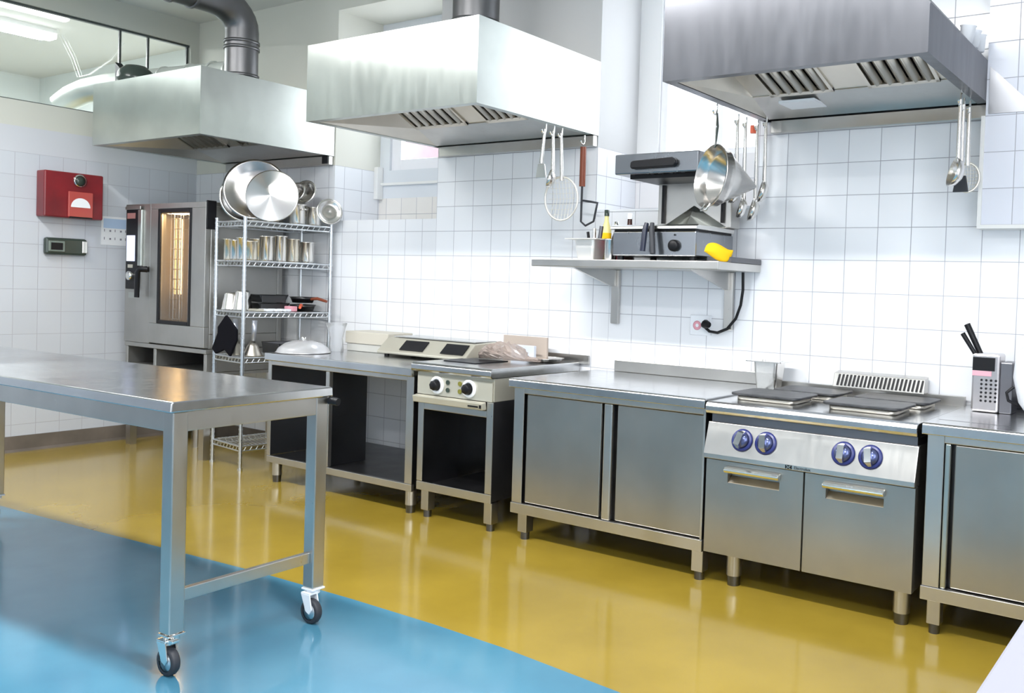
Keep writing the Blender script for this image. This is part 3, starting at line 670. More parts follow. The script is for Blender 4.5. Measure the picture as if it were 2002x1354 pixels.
# ================================================================ WIRE RACK (built at its own origin, slightly turned)
RZ = math.radians(-7)
t = thing('shelving_rack', 'galvanised wire rack full of steel cookware beside the combi oven', 'rack', (-21.1, -4.25, 0), RZ)
RW_, RD = 2.45, 4.0
levels = [1.0, 4.68, 6.58, 8.72, 10.38]
for (x, y) in ((0, 0), (-RW_, 0), (0, RD), (-RW_, RD)):
    p_ = MB(); ztop = 10.55
    p_.cyl((x, y, .05), (x, y, ztop), .075, n=10)
    for k in range(52): p_.cyl((x, y, .3+k*.2), (x, y, .36+k*.2), .088, n=10)
    p_.cyl((x, y, 0), (x, y, .1), .11, n=12)
    p_.build('post', GALV, t, local=True)
for z in levels:
    s = MB(); a = .05
    for (p0, p1) in (((0, 0), (-RW_, 0)), ((-RW_, 0), (-RW_, RD)), ((-RW_, RD), (0, RD)), ((0, RD), (0, 0))):
        s.cyl((*p0, z), (*p1, z), .04, n=8); s.cyl((*p0, z-.2), (*p1, z-.2), .035, n=8)
        n_ = 9 if p0[1] == p1[1] else 15
        for k in range(n_):
            f0, f1 = k/n_, (k+.5)/n_
            s.cyl((p0[0]+(p1[0]-p0[0])*f0, p0[1]+(p1[1]-p0[1])*f0, z), (p0[0]+(p1[0]-p0[0])*f1, p0[1]+(p1[1]-p0[1])*f1, z-.2), .02, n=6)
    for k in range(24):
        y = RD*(k+.5)/24; s.cyl((0, y, z+.03), (-RW_, y, z+.03), .018, n=6)
    s.build('wire_shelf', GALV, t, local=True)
Rk = Matrix.Rotation(RZ, 4, 'Z')
def R(lx, ly, z): v = Rk @ Vector((lx, ly, 0)); return (v.x-21.1, v.y-4.25, z)

# ---- cookware on the rack
def pot(loc, r, h, label, mt=POT, cat='pot', group=None, lip=.05, handles=True, loc_name='steel_pot'):
    t = thing(loc_name, label, cat, loc, 0, group)
    x, y, z = loc
    MB().lathe([(0, 0), (r*.94, 0), (r, .05), (r, h), (r+lip, h+.02), (r+lip, h+.05), (r-.04, h+.03), (r-.04, .08), (0, .08)], loc).build('body', mt, t)
    if handles:
        for s_ in (-1, 1):
            MB().tube([(x+s_*r, y-.14, z+h*.75), (x+s_*(r+.16), y-.12, z+h*.8), (x+s_*(r+.16), y+.12, z+h*.8), (x+s_*r, y+.14, z+h*.75)], .03, 8).build('handle', mt, t)
    return t
def bowl_on_edge(name, c, ax, r, dp, label, cat, mt=POT, cone=False, n=48):
    o = MB(); pr = [(0, 0), (r*.96, dp), (r, dp), (r, dp+.04), (r*.95, dp+.02), (0, .05)] if cone else [(0, 0), (r*.55, .04), (r*.8, dp*.4), (r*.95, dp*.8), (r, dp), (r+.07, dp), (r+.07, dp+.03), (r-.03, dp+.02), (r*.77, dp*.45), (r*.5, .1), (0, .06)]
    o.lathe(pr, (0, 0, 0), (0, 0, 1), n)
    d = Vector(ax).normalized(); M4 = Matrix.Translation(c) @ Vector((0, 0, 1)).rotation_difference(d).to_matrix().to_4x4()
    o.rot(M4)
    return tag(o.build(name, mt), label, cat)
LT = levels[-1]+.055
bowl_on_edge('mixing_bowl', R(-2.5, 1.2, LT+1.08), (.9, -.42, .05), 1.0, .35, 'tall ridged steel bowl on edge at the left end of the top rack shelf', 'bowl', steel('ridged', (.74, .72, .68), .25, bump=.1))
bowl_on_edge('mixing_bowl', R(-1.6, 1.3, LT+1.36), (.72, -.68, .15), 1.26, .32, 'largest steel bowl on edge behind the pan lid on the rack', 'bowl', mat('bowl_grey', (.45, .43, .42), .22, 1))
bowl_on_edge('pan_lid', R(-.42, 1.3, LT+1.16), (-.6, .78, -.1), 1.12, .22, 'round steel lid leaning at the front of the top rack shelf', 'lid', mat('lid_steel', (.85, .82, .79), .2, 1), True)
cw = []
for k, (lx, ly, r, h) in enumerate(((-.45, 2.6, .34, .8), (-.45, 3.4, .32, .75), (-1.3, 3.2, .3, .55))):
    cw.append(pot(R(lx, ly, LT), r, h, ('small steel pot beside the leaning lid on the top rack shelf', 'steel pot in the middle of the top rack shelf', 'steel pot at the back of the top rack shelf')[k], group='pots on the top rack shelf', loc_name='steel_pot'))
bowl_on_edge('colander', R(-.55, 3.15, LT+1.32), (.3, -.9, .35), .5, .3, 'small steel bowl tipped on top of the pots on the rack', 'bowl')
bowl_on_edge('mixing_bowl', R(-.4, 2.6, LT+1.3), (.3, -.9, .4), .38, .22, 'small steel bowl tipped among the pots, nearest the lid', 'bowl')
bowl_on_edge('mixing_bowl', R(.15, 3.75, LT+.6), (.9, -.4, .15), .5, .15, 'thin steel bowl on edge at the right end of the top rack shelf', 'bowl')
L3 = levels[3]+.055
for k, (lx, ly, r, h) in enumerate(((-2.15, .4, .22, .85), (-1.6, .42, .22, .8), (-1.05, .45, .23, .9), (-.42, .5, .25, .75), (-.45, 1.2, .28, 1.0), (-.42, 1.82, .25, 1.05), (-.45, 2.42, .26, .95), (-.45, 3.1, .3, .85), (-1.5, 1.4, .42, .9), (-1.5, 2.8, .48, .85))):
    nm = ('at the front left corner', 'second from the left at the front', 'third from the left at the front', 'next to the front right post', 'just behind the front right post', 'in the middle of the right side', 'third from the right end', 'at the right end', 'wide one at the back left', 'wide one at the back right')[k]
    pot(R(lx, ly, L3), r, h, 'tall steel canister %s of the second rack shelf' % nm, group='canisters on the second rack shelf', handles=k >= 8, loc_name='steel_canister', cat='canister', mt=POT if k % 3 else mat('canister_cream', (.75, .71, .62), .25, .9))
L2 = levels[2]+.055
for k, (lx, ly, r, h) in enumerate(((-2.0, .5, .42, .75), (-1.35, .65, .4, .85))):
    o = MB().lathe([(0, h), (r*.6, h), (r*.75, h-.1), (r, .05), (r+.04, 0), (r-.03, 0), (0, h-.06)], R(lx, ly, L2), n=26).build('jelly_mould', POT)
    tag(o, ('upturned steel mould at the left of the middle rack shelf', 'taller upturned steel mould right of its twin on the rack')[k], 'mould', 'upturned moulds')
tr = MB(); x, y, z = R(-1.2, 1.75, L2)
def tray(cx, cy, z, w, d, h, rz, name, mt, label, cat):
    o = MB(); o.prism([(-w/2*.85, 0), (w/2*.85, 0), (w/2, h), (w/2+.08, h), (w/2+.08, h+.04), (w/2-.03, h+.03), (w/2*.83, .05), (-w/2*.83, .05), (-w/2+.03, h+.03), (-w/2-.08, h+.04), (-w/2-.08, h), (-w/2, h)], 1, -d/2, d/2)
    o.box((-w/2*.9, -d/2-.02, 0), (w/2*.9, -d/2+.02, h)); o.box((-w/2*.9, d/2-.02, 0), (w/2*.9, d/2+.02, h))
    o.rot(Matrix.Translation((cx, cy, z)) @ Matrix.Rotation(rz, 4, 'Z'))
    return tag(o.build(name, mt, bevel=.02), label, cat)
DPAN = mat('black_enamel', (.015, .016, .018), .3)
tray(x, y, L2, 1.3, 1.05, .3, 1.4, 'roasting_tin', DPAN, 'black roasting tin in the middle of the rack shelf', 'tin')
tray(x, y, L2+.36, 1.2, 1.0, .3, 1.4, 'roasting_tin', DPAN, 'black roasting tin stacked on another, topmost', 'tin')
def pan(c, r, h, hdir, hl, label, hm, mt=DPAN):
    t = thing('frying_pan', label, 'pan', c)
    MB().lathe([(0, 0), (r*.8, 0), (r, h), (r+.02, h), (r*.8-.02, .04), (0, .04)], c).build('body', mt, t)
    d_ = Vector(hdir).normalized(); c_ = Vector(c)
    MB().tube([c_+d_*r*.95+Vector((0, 0, h*.9)), c_+d_*(r+hl*.4)+Vector((0, 0, h+.05)), c_+d_*(r+hl)+Vector((0, 0, h))], [.06, .07, .06], 8).build('handle', hm, t)
pan(R(-.8, 3.15, L2), .56, .28, (.75, -.65, -.05), 1.2, 'black frying pan with an orange handle on the rack', ORANGE)
pan(R(-.8, 3.15, L2+.36), .54, .26, (.9, .1, -.1), .9, 'black frying pan with a brown handle, topmost on the rack', WOODR)
o = MB().box(R(-.6, 2.15, L2), tuple(Vector(R(-.1, 2.5, L2))+Vector((0, 0, .22)))).build('plastic_tub', PINK, bevel=.03); tag(o, 'small pink plastic tub beside the orange pan handle', 'tub')
for k in range(4):
    x, y, z = R(-.35, .75+k*.42, L2); tag(MB().box((x-.3, y-.16, z), (x+.3, y+.16, z+.1)).build('knife_guard', WHITE if k else CREAM, bevel=.02), ('cream chopping card at the front edge of the rack shelf', 'white card next to the cream one on the rack shelf', 'white card in the middle of the row on the rack shelf', 'white card at the far end of the row on the rack shelf')[k], 'card', 'cards on the middle rack shelf')
L1 = levels[1]+.055
def cloth(c, w, h, name, mt, label, cat, seed=1, ax='x', sag=.25):
    rnd = random.Random(seed); n = 10; vs = []; fs = []
    for i in range(n+1):
        for j in range(n+1):
            u, v = i/n-.5, j/n-.5; q = sag*math.sin(u*9+seed)*math.cos(v*6+seed*2)+rnd.uniform(-.02, .02)
            vs.append((c[0]+(u*w if ax == 'x' else q), c[1]+(q if ax == 'x' else u*w), c[2]+v*h+.1*math.sin(u*7+seed)))
    for i in range(n):
        for j in range(n): fs.append((i*(n+1)+j, (i+1)*(n+1)+j, (i+1)*(n+1)+j+1, i*(n+1)+j+1))
    return tag(MB().add(vs, fs, True).build(name, mt, solid=.04, sub=1), label, cat)
cc = R(-1.1, .06, 5.6)
o = MB()
pl = [(-.85, -.6), (-.5, .05), (-.5, .3), (0, .8), (.68, .25), (.68, -.2), (.3, -.85), (-.05, -.6), (-.6, -.8)]
o.prism([(cc[0]+a*1.12, cc[2]+b*1.05) for a, b in pl], 1, cc[1]-.3, cc[1]-.18)
tag(o.build('apron', DCLOTH, bevel=.04), 'black folded cloth hanging on the front of the rack beside the oven', 'cloth')
for k, (a, b) in enumerate(((-1.6, .5), (-.7, .75))):
    c = R(a+.1, b, L1); t = thing('funnel', ('steel funnel with its spout up behind the front post of the rack', 'steel funnel with its spout up, right of its twin')[k], 'funnel', c, 0, 'upturned funnels')
    MB().lathe([(.4, 0), (.39, .02), (.22, .4), (.08, .62)], c, n=28).build('cone', WARMST, t, solid=.02)
    MB().lathe([(.08, .63), (.1, 1.5)], c, (.08*(k*2-1), 0, 1), 16).build('spout', mat('spout_grey', (.55, .58, .66), .3, .6), t, solid=.02)
tray(*R(-1.2, 2.7, 0)[:2], L1, 1.5, 1.6, .45, RZ, 'storage_tray', CARC, 'dark steel tray on the low rack shelf', 'tray')

# ================================================================ ON THE BENCH
BT = 5.125
t = thing('domed_lid', 'pale domed lid lying at the left end of the bench', 'lid', (-17.9, -3.75, BT))
MB().lathe([(0, .5), (.35, .47), (.7, .36), (.95, .17), (1.02, .03), (1.06, .02), (1.02, .02)], (-17.9, -3.7, BT), n=40).build('dome', mat('dome_grey', (.60, .60, .62), .25, .5), t, solid=.03)
MB().lathe([(0, .12), (.1, .12), (.08, 0)], (-17.9, -3.7, BT+.5), n=16).build('knob', CHROME, t)
o = MB().lathe([(.3, 0), (.26, .5), (.34, .9), (.42, 1.15)], (-18.0, -2.0, BT), n=15)
tag(o.build('plastic_bag', CLEAR, solid=.02), 'crumpled clear bag standing on the bench beside the beige box', 'bag')
bx = thing('storage_box', 'beige lidded container near the wall on the bench', 'box', (-16.6, -1, BT))
MB().box((-18.0, -1.45, BT), (-15.5, -.2, BT+.32)).build('base', mat('box_grey', (.5, .5, .47), .4), bx, .03)
MB().box((-18.05, -1.5, BT+.32), (-15.45, -.15, BT+.82)).build('lid', BROWNBOX, bx, .03)
t = thing('induction_hob', 'cream double table hob with two black displays, tilted front panel', 'hob', (-12.9, -1.2, BT))
MB().prism([(-2.2, BT+.1), (-2.22, BT+.18), (-1.65, BT+.7), (-.2, BT+.76), (-.2, BT+.1)], 0, -15.3, -10.55).build('body', CREAM, t, .03)
for xa, xb in ((-14.1, -12.85), (-11.9, -10.75)):
    v = []
    for f_ in (.18, .85): v.append((-2.22+.57*f_, BT+.18+.52*f_))
    MB().prism([(v[0][0]-.02, v[0][1]+.015), (v[0][0]-.04, v[0][1]+.035), (v[1][0]-.04, v[1][1]+.035), (v[1][0]-.02, v[1][1]+.015)], 0, xa, xb).build('display', BLACK, t)
for x in (-15.0, -10.85):
    for y in (-1.95, -.5): MB().cyl((x, y, BT), (x, y, BT+.1), .1, n=14).build('foot', BLACK, t)
MB().box((-15.1, -1.5, BT+.735), (-10.7, -.3, BT+.775)).build('glass_top', mat('hob_glass', (.30, .31, .31), .15), t)
# bag and papers on the small cooker
ET = 5.395
rnd = random.Random(3); vs = []; fs = []
n, m_ = 26, 20
for i in range(n):
    for j in range(m_):
        a_ = 2*PI*i/n; q = j/(m_-1); rr = math.sin(PI*min(1, q*1.25))**.5 if q < .8 else .28-.2*(q-.8)
        rr = max(rr, .02); jx, jr = rnd.uniform(-.05, .05), 1+rnd.uniform(-.16, .16)
        vs.append((-9.55+q*2.4+jx, -2.5+rr*math.cos(a_)*.55*jr+q*.4, ET+.03+max(0, .3*rr*(1+math.sin(a_))*jr)))
for i in range(n):
    for j in range(m_-1): fs.append((i*m_+j, ((i+1) % n)*m_+j, ((i+1) % n)*m_+j+1, i*m_+j+1))
tag(MB().add(vs, fs, False).build('plastic_bag', mat('brown_film', (.42, .34, .30), .2, 0, **{'Alpha': .62, 'Specular IOR Level': .8})), 'crumpled brownish plastic bag lying on the small cooker', 'bag')
tag(MB().box((-9.3, -1.1, ET), (-8.2, -.95, ET+.5)).build('carton', mat('carton_pale', (.62, .66, .74), .5), bevel=.02), 'small pale blue-white carton standing behind the plastic bag', 'carton')
tag(MB().box((-10.1, -.6, ET), (-8.0, -.5, ET+.8)).build('cardboard_sheet', mat('brown_card', (.45, .38, .33), .6), bevel=.01), 'brown cardboard sheet standing behind the small cooker top', 'cardboard')
o = MB().lathe([(0, 0), (.6, 0), (.68, .1), (.72, .11), (.62, .08), (0, .04)], (-7.7, -1.1, ET), n=40)
tag(o.build('shallow_pan', POT), 'shallow round steel pan lying at the back of the small cooker', 'pan')

# ================================================================ ON THE RANGE AND RIGHT CABINET
t = thing('food_container', 'deep steel food container standing behind the left hot plates', 'container', (.75, -1.1, 5.155))
def gn(t, x0, x1, y0, y1, z, h, lip, mt, r=.1):
    def rr(e, rad):
        out = []
        for cx, cy, a0 in ((x1+e-rad, y1+e-rad, 0), (x0-e+rad, y1+e-rad, 90), (x0-e+rad, y0-e+rad, 180), (x1+e-rad, y0-e+rad, 270)):
            for k in range(5): a_ = math.radians(a0+k*22.5); out.append((cx+rad*math.cos(a_), cy+rad*math.sin(a_)))
        return out
    rings = [(-.08, z, .08), (-.02, z+h*.6, .1), (0, z+h, .1), (lip, z+h+.01, .1), (lip, z+h+.04, .1), (-.03, z+h+.03, .1), (-.06, z+h*.6, .1), (-.12, z+.04, .08)]
    vs = []; fs = []; n = 20
    for e, zz, rad in rings: vs += [(a_, b_, zz) for a_, b_ in rr(e, rad)]
    for k in range(len(rings)-1): fs += [(k*n+i, k*n+(i+1) % n, (k+1)*n+(i+1) % n, (k+1)*n+i) for i in range(n)]
    fs += [tuple(range(n-1, -1, -1)), tuple(range((len(rings)-1)*n, len(rings)*n))]
    return MB().add(vs, fs, False).build('body', mt, t)
gn(t, .62, 1.42, -1.2, -.5, 5.155, .82, .2, POT)
t = thing('box_grater', 'perforated steel box with two black handles standing on the right cabinet', 'box grater', (7.55, -1.3, 5.155))
gx0, gx1, gy0, gy1, gz = 7.25, 7.95, -1.7, -.95, 5.155
MB().box((gx0, gy0, gz), (gx1, gy1, gz+1.55)).build('body', mat('grater_steel', (.60, .57, .58), .25, .9), t, .06)
MB().box((gx0+.02, gy0-.02, gz+1.1), (gx1-.12, gy0-.001, gz+1.45)).build('label_plate', BLACK, t)
MB().box((gx0+.02, gy0-.02, gz+.96), (gx1-.2, gy0-.001, gz+1.09)).build('sticker', PINK, t)
h_ = MB()
for i in range(4):
    for j in range(6): h_.cyl((gx0+.26+i*.12, gy0-.012, gz+.3+j*.11), (gx0+.26+i*.12, gy0+.01, gz+.3+j*.11), .032, n=8)
for j in range(9): h_.cyl((gx1-.01, gy0+.15, gz+.25+j*.13), (gx1+.01, gy0+.15, gz+.25+j*.13), .035, n=8); h_.cyl((gx1-.01, gy0+.4, gz+.25+j*.13), (gx1+.01, gy0+.4, gz+.25+j*.13), .035, n=8)
h_.build('grating_holes', BLACK, t)
MB().box((gx1+.001, gy0+.05, gz), (gx1+.32, gy1+.1, gz+1.35)).build('side_sleeve', DARKST, t, .03)
for k, (a, b) in enumerate((((7.4, -1.4, gz+1.5), (7.0, -1.35, gz+2.3)), ((7.3, -1.55, gz+1.5), (6.93, -1.5, gz+2.05)))):
    tag(MB().tube([a, b], [.075-.02*k, .085-.02*k], 10).build('knife', BLACK), ('thicker black knife handle sticking out of the steel box', 'thinner black knife handle sticking out of the steel box')[k], 'knife')
t = thing('plastic_bowl', 'large round white tub at the right edge on the cabinet', 'tub', (9.15, -1.6, 5.155))
MB().lathe([(0, 0), (.55, 0), (.8, .35), (.95, 1.0), (.9, 1.6), (.55, 1.95), (0, 2.0)], (9.25, -1.7, 5.155), n=40).build('body', WHITE, t)
MB().tube([(8.35, -1.9, 5.9), (8.2, -2.0, 5.75), (8.25, -2.0, 5.55), (8.45, -1.9, 5.45)], .04, 8).build('clip', BLACK, t)

# ================================================================ WALL SHELF, SALAMANDER
SZ = 9.02
t = thing('wall_shelf', 'stainless wall shelf carrying the salamander grill', 'shelf', (-3.3, -1.5, SZ-.25))
MB().box((-6.9, -3.0, SZ-.25), (.22, -.03, SZ)).build('board', STEEL, t, .02)
MB().box((-.6, -2.2, SZ+.001), (.24, -.05, SZ+.16)).build('upstand', CARC, t)
for x in (-5.35, -.85):
    br = MB().box((x-.16, -.16, 6.85), (x+.16, -.02, SZ-.26)).build('bracket_post', STEEL, t, .02)
    MB().prism([(-2.75, SZ-.26), (-.17, SZ-.26), (-.17, SZ-.85), (-.4, SZ-.85)], 0, x-.05, x+.05).build('bracket_arm', STEEL, br)
t = thing('salamander_grill', 'stainless salamander grill with a black-handled lifting head on the wall shelf', 'grill', (-2.2, -1.4, SZ))
gx0, gx1, gf = -3.78, -.72, -2.72
for x in (gx0+.2, gx1-.2):
    for y in (gf+.2, -.5): MB().cyl((x, y, SZ), (x, y, SZ+.14), .12, n=14).build('foot', BLACK, t)
bd = MB().box((gx0, gf, SZ+.14), (gx1, -.2, SZ+.92)).build('base', SALST, t, .04)
MB().box((gx0+.05, gf+.03, SZ+.92), (gx1-.05, -.25, SZ+.98)).build('plate_gap', BLACK, t)
MB().prism([(gf-.12, SZ+.98), (gf-.1, SZ+1.08), (gf+.05, SZ+1.13), (-.25, SZ+1.13), (-.25, SZ+.98)], 0, gx0-.05, gx1+.06).build('grill_plate', POT, t, .02)
MB().lathe([(.19, 0), (.18, .12), (.14, .16), (0, .16)], (-1.46, gf-.005, SZ+.47), (0, -1, 0), 24).build('knob', BLACK, t)
MB().cyl((-1.46, gf-.005, SZ+.8), (-1.46, gf-.03, SZ+.8), .03, n=10).build('indicator', BLACK, t)
MB().box((-3.25, -.85, SZ+1.14), (-.5, -.2, 11.72)).build('column', STEEL, t, .03)
MB().add([(-3.1, -.86, SZ+1.16), (-.65, -.86, SZ+1.16), (-1.9, -1.25, SZ+1.16), (-1.85, -.88, 10.9)], [(0, 2, 3), (2, 1, 3), (0, 1, 2)]).build('splash_gusset', STEELH, t)
for x in (-3.0, -.78): MB().box((x-.05, -.95, SZ+1.3), (x+.05, -.86, 11.6)).build('slide_rail', BLACK, t)
hz0, hz1 = 11.76, 12.4
hb = MB().box((gx0, gf-.02, hz0), (gx1, -.3, hz1)).build('lifting_head', SALST, t, .04)
MB().prism([(gx0+.68, hz0+.2), (gx0+.74, hz0+.14), (gx1-.78, hz0+.16), (gx1-.7, hz0+.26), (gx1-.72, hz0+.38), (gx1-.85, hz0+.45), (gx0+.8, hz0+.4), (gx0+.7, hz0+.36)], 1, gf-.2, gf-.021).build('handle', BLACK, hb, .04)
MB().box((gx0+.4, gf+.3, hz0-.12), (gx1-.2, -.6, hz0-.001)).build('heating_element', BLACK, hb)
# wooden board slice and spatulas under the plate
def spatula(x, label, mt, y=gf-.2):
    tag(MB().tube([(x, y, SZ+1.16), (x-.02, y-.06, SZ+.95), (x-.06, y-.1, SZ+.28)] if mt is not RUBBER else [(x, y, SZ+1.16), (x+.03, y-.06, SZ+.9), (x+.12, y-.1, SZ+.2)], [.07, .09, .09], 8).build('spatula', mt), label, 'spatula', 'spatulas over the grill front')
spatula(-2.38, 'left one of two black spatula handles hanging over the grill front', mat('navy_plastic', (.01, .014, .035), .35))
spatula(-2.18, 'right one of two black spatula handles, dark rubber', RUBBER)
# yellow cloth
o = MB(); vs = []; fs = []; rnd = random.Random(9)
n, m_ = 16, 8
for i in range(n):
    for j in range(m_):
        a_ = 2*PI*i/n; ph = PI*j/(m_-1); r_ = 1+rnd.uniform(-.18, .18)
        vs.append((.0-.05+.16*math.sin(ph)*math.cos(a_)*r_, -2.35-.45*math.cos(ph)*1.0, SZ+.3+.26*math.sin(ph)*math.sin(a_)*r_+.1*math.sin(j)))
for i in range(n):
    for j in range(m_-1): fs.append((i*m_+j, ((i+1) % n)*m_+j, ((i+1) % n)*m_+j+1, i*m_+j+1))
o = MB().add(vs, fs, True); o.rot(Matrix.Translation((-.12, -2.35, 0)) @ Matrix.Rotation(-.9, 4, 'Z') @ Matrix.Translation((.05, 2.35, 0)))
tag(o.build('yellow_cloth', YELLOW, sub=1), 'crumpled yellow cloth beside the grill base on the shelf', 'cloth')
# container with bottles, left on the shelf
t = thing('food_container', 'steel container with utensils at the left of the wall shelf', 'container', (-5.0, -2.3, SZ))
gn(t, -5.35, -4.55, -2.7, -1.9, SZ, .66, .25, mat('bright_steel', (.9, .88, .85), .35, .7))
def bottle(x, y, z, r, h, mt, capm, label, bandm=None):
    t = thing('sauce_bottle', label, 'bottle', (x, y, z), 0, 'bottles on the wall shelf')
    MB().lathe([(0, 0), (r, 0), (r, h*.6), (r*.45, h*.78), (r*.4, h*.9)], (x, y, z), n=20).build('body', mt, t)
    MB().lathe([(r*.5, h*.88), (r*.5, h), (0, h)], (x, y, z), n=16).build('cap', capm, t)
    if bandm: MB().lathe([(r+.008, h*.25), (r+.008, h*.55)], (x, y, z), n=20).build('paper_label', bandm, t)
    return t
bottle(-4.95, -1.4, SZ, .17, 1.75, mat('bottle_yellow', (.80, .72, .30), .3), GREEN, 'tall pale yellow bottle with a dark green cap behind the container', YELLOW)
bottle(-4.6, -1.3, SZ, .15, 1.35, BLACK, CHROME, 'dark bottle between the yellow and the red one', None)
bottle(-4.2, -1.1, SZ, .19, 1.65, mat('sauce_brown', (.05, .02, .015), .15), WHITE, 'dark bottle with a white cap nearest the grill', WHITE)
t_ = bottle(-4.2, -1.6, SZ, .15, 1.2, mat('bottle_red', (.38, .01, .05), .3), PINK, 'short dark red bottle beside the steel container', None)
o = MB().lathe([(0, 0), (.17, 0), (.18, .05), (.18, .66), (.2, .7), (.16, .68), (.16, .06), (0, .05)], (-4.1, -2.4, SZ), n=24); tag(o.build('steel_cup', POT), 'narrow steel cup between the steel container and the grill on the shelf', 'cup')
for k, (x, y, r, mt) in enumerate(((-5.0, -2.2, .05, BLACK), (-4.75, -2.4, .06, CHROME), (-4.85, -2.05, .07, DARKST))):
    tag(MB().tube([(x, y, SZ+.1), (x-.15+.15*k, y, SZ+.95+.1*k)], r, 8).build('knife', mt), ('black handle leaning left in the shelf container', 'shiny handle in the middle of the shelf container', 'dark steel handle at the back of the shelf container')[k], 'knife', 'handles in the shelf container')
# power cable and socket
t = thing('power_socket', 'white wall socket under the wall shelf', 'socket', (-2.0, -.03, 6.97))
MB().box((-2.3, -.08, 6.62), (-1.5, -.01, 7.3)).build('plate', WHITE, t, .03)
MB().lathe([(.14, .06), (.16, .08), (.12, .09), (0, .07)], (-2.02, 0, 6.95), (0, -1, 0), 20).build('outlet', PINK, t)
t = thing('power_cable', 'black grill cable looping from the shelf down to the socket', 'cable', (-1.5, -.3, 7))
MB().tube([(-.3, -.25, 8.76), (-.28, -.25, 8.2), (-.34, -.25, 7.7), (-.5, -.25, 7.25), (-.8, -.25, 6.9), (-1.15, -.25, 6.75), (-1.45, -.25, 6.78), (-1.72, -.25, 6.98)], .05, 8).build('cord', BLACK, t)
MB().tube([(-1.75, -.12, 6.98), (-1.55, -.35, 7.02), (-1.4, -.4, 7.0)], [.1, .15, .1], 10).build('plug', BLACK, t)

# ================================================================ HANGING UTENSILS
def hook(x, y, z, parent, mt=CHROME):
    MB().tube([(x, y, z+.02)]+[(x, y-.12+.12*math.cos(a_), z-.2+.0-.12*math.sin(a_)) for a_ in (0, .8, 1.6, 2.4, 3.1)], .03, 8).build('hook', mt, parent)
def ladle(x, y, z, ln, r, label, cat='ladle', mt=POT, lean=0, kind='bowl', hm=None, grp=None):
    t = thing({'bowl': 'ladle', 'skim': 'skimmer', 'flat': 'turner'}[kind], label, cat, (x, y, z), 0, grp)
    hook(x, y, z+.05, t)
    MB().tube([(x, y-.06, z-.12), (x+lean*.5, y-.03, z-ln*.5), (x+lean, y, z-ln)], [.05, .06, .075], 8).build('handle', hm or mt, t)
    c = Vector((x+lean, y, z-ln-r*.9))
    if kind == 'bowl': MB().lathe([(0, 0), (r*.5, .05*r), (r*.85, .3*r), (r, .7*r), (r*.97, .7*r), (r*.8, .35*r), (0, .08*r)], c+Vector((.3*r, 0, 0)), (-1, -.6, .3), 24).build('bowl', mt, t)
    elif kind == 'flat': MB().prism([(-r*.5, 0), (-r*.8, -r*1.7), (r*.8, -r*1.7), (r*.5, 0)], 1, -.03, .03).rot(Matrix.Translation(c+Vector((0, 0, r*.8)))).build('blade', mt, t, .02)
    else:
        s_ = MB()
        s_.tube([(c.x+r*.85*math.cos(a_), c.y+r*.25*math.cos(a_), c.z+r*math.sin(a_)*1.1) for a_ in [2*PI*k/28 for k in range(28)]], .035, 6, True)
        for k in range(-3, 4):
            f_ = k/4; hh = math.sqrt(1-f_*f_)*r
            s_.tube([(c.x-hh*.83, c.y, c.z+f_*r*1.08), (c.x, c.y+.2*r, c.z+f_*r*1.08), (c.x+hh*.83, c.y, c.z+f_*r*1.08)], .008, 4)
            s_.tube([(c.x+f_*r*.83, c.y, c.z-hh*1.08), (c.x+f_*r*.83, c.y+.2*r, c.z), (c.x+f_*r*.83, c.y, c.z+hh*1.08)], .008, 4)
        s_.build('mesh_basket', mat('wire_cream', (.78, .75, .68), .3, .6), t)
    return t
G = 'utensils hanging from the middle hood'
ladle(-6.52, -2.9, 13.5, 1.25, .28, 'flat steel turner, first of the utensils on the middle hood', 'turner', lean=-.15, kind='flat', grp=G)
ladle(-6.52, -2.45, 13.5, 1.5, .32, 'steel ladle between turner and wire skimmer on the middle hood', 'ladle', grp=G)
ladle(-6.52, -2.0, 13.5, 1.75, .68, 'large round wire skimmer hanging from the middle hood', 'skimmer', kind='skim', lean=.05, grp=G)
t = thing('peeler', 'brown-handled wire tool hanging alone below the middle hood corner', 'peeler', (-6.5, -.7, 13.5))
hook(-6.5, -.7, 13.5, t)
MB().tube([(-6.5, -.76, 13.1), (-6.53, -.72, 11.7)], .11, 10).build('grip', WOODR, t)
MB().tube([(-6.53, -.72, 11.7), (-6.55, -.7, 11.1), (-6.55, -.7, 10.45), (-6.35, -.7, 10.3), (-6.0, -.7, 10.45), (-5.9, -.7, 10.9), (-5.85, -.7, 11.1), (-6.15, -.7, 11.15), (-6.5, -.7, 11.2)], .04, 8).build('wire_loop', RUBBER, t)
# left rim of the right hood: conical strainers and ladles
def cone_strainer(c, ax, r, ln, hookp, label):
    t = thing('conical_strainer', label, 'strainer', hookp, 0, 'conical strainers')
    d_ = Vector(ax).normalized(); c = Vector(c)
    MB().lathe([(r+.1, -.02), (r+.1, .0), (r, .02), (r, .3), (r*.95, .34), (.05, ln), (0, ln)], c, ax, 40).build('cone', mat('cone_steel', (.70, .67, .64), .22, 1), t, solid=.025)
    s_ = d_.cross(Vector((0, 0, 1))).normalized(); u_ = s_.cross(d_)
    top = c+u_*(r)
    hp = Vector(hookp)
    MB().tube([top, (top+hp)/2+d_*.06, hp-Vector((0, 0, .25))], .035, 8).build('handle', GREEN, t)
    MB().tube([top-d_*.15+s_*.25, hp-Vector((0, 0, .25))], .015, 6).build('wire', CHROME, t)
    hook(hp.x, hp.y, hp.z, t)
    b_ = c-u_*r
    MB().tube([b_+s_*.2, b_-u_*.2-d_*.1+s_*.2, b_-u_*.2-d_*.1-s_*.1, b_-s_*.1], .035, 8).build('rest_loop', CHROME, t)
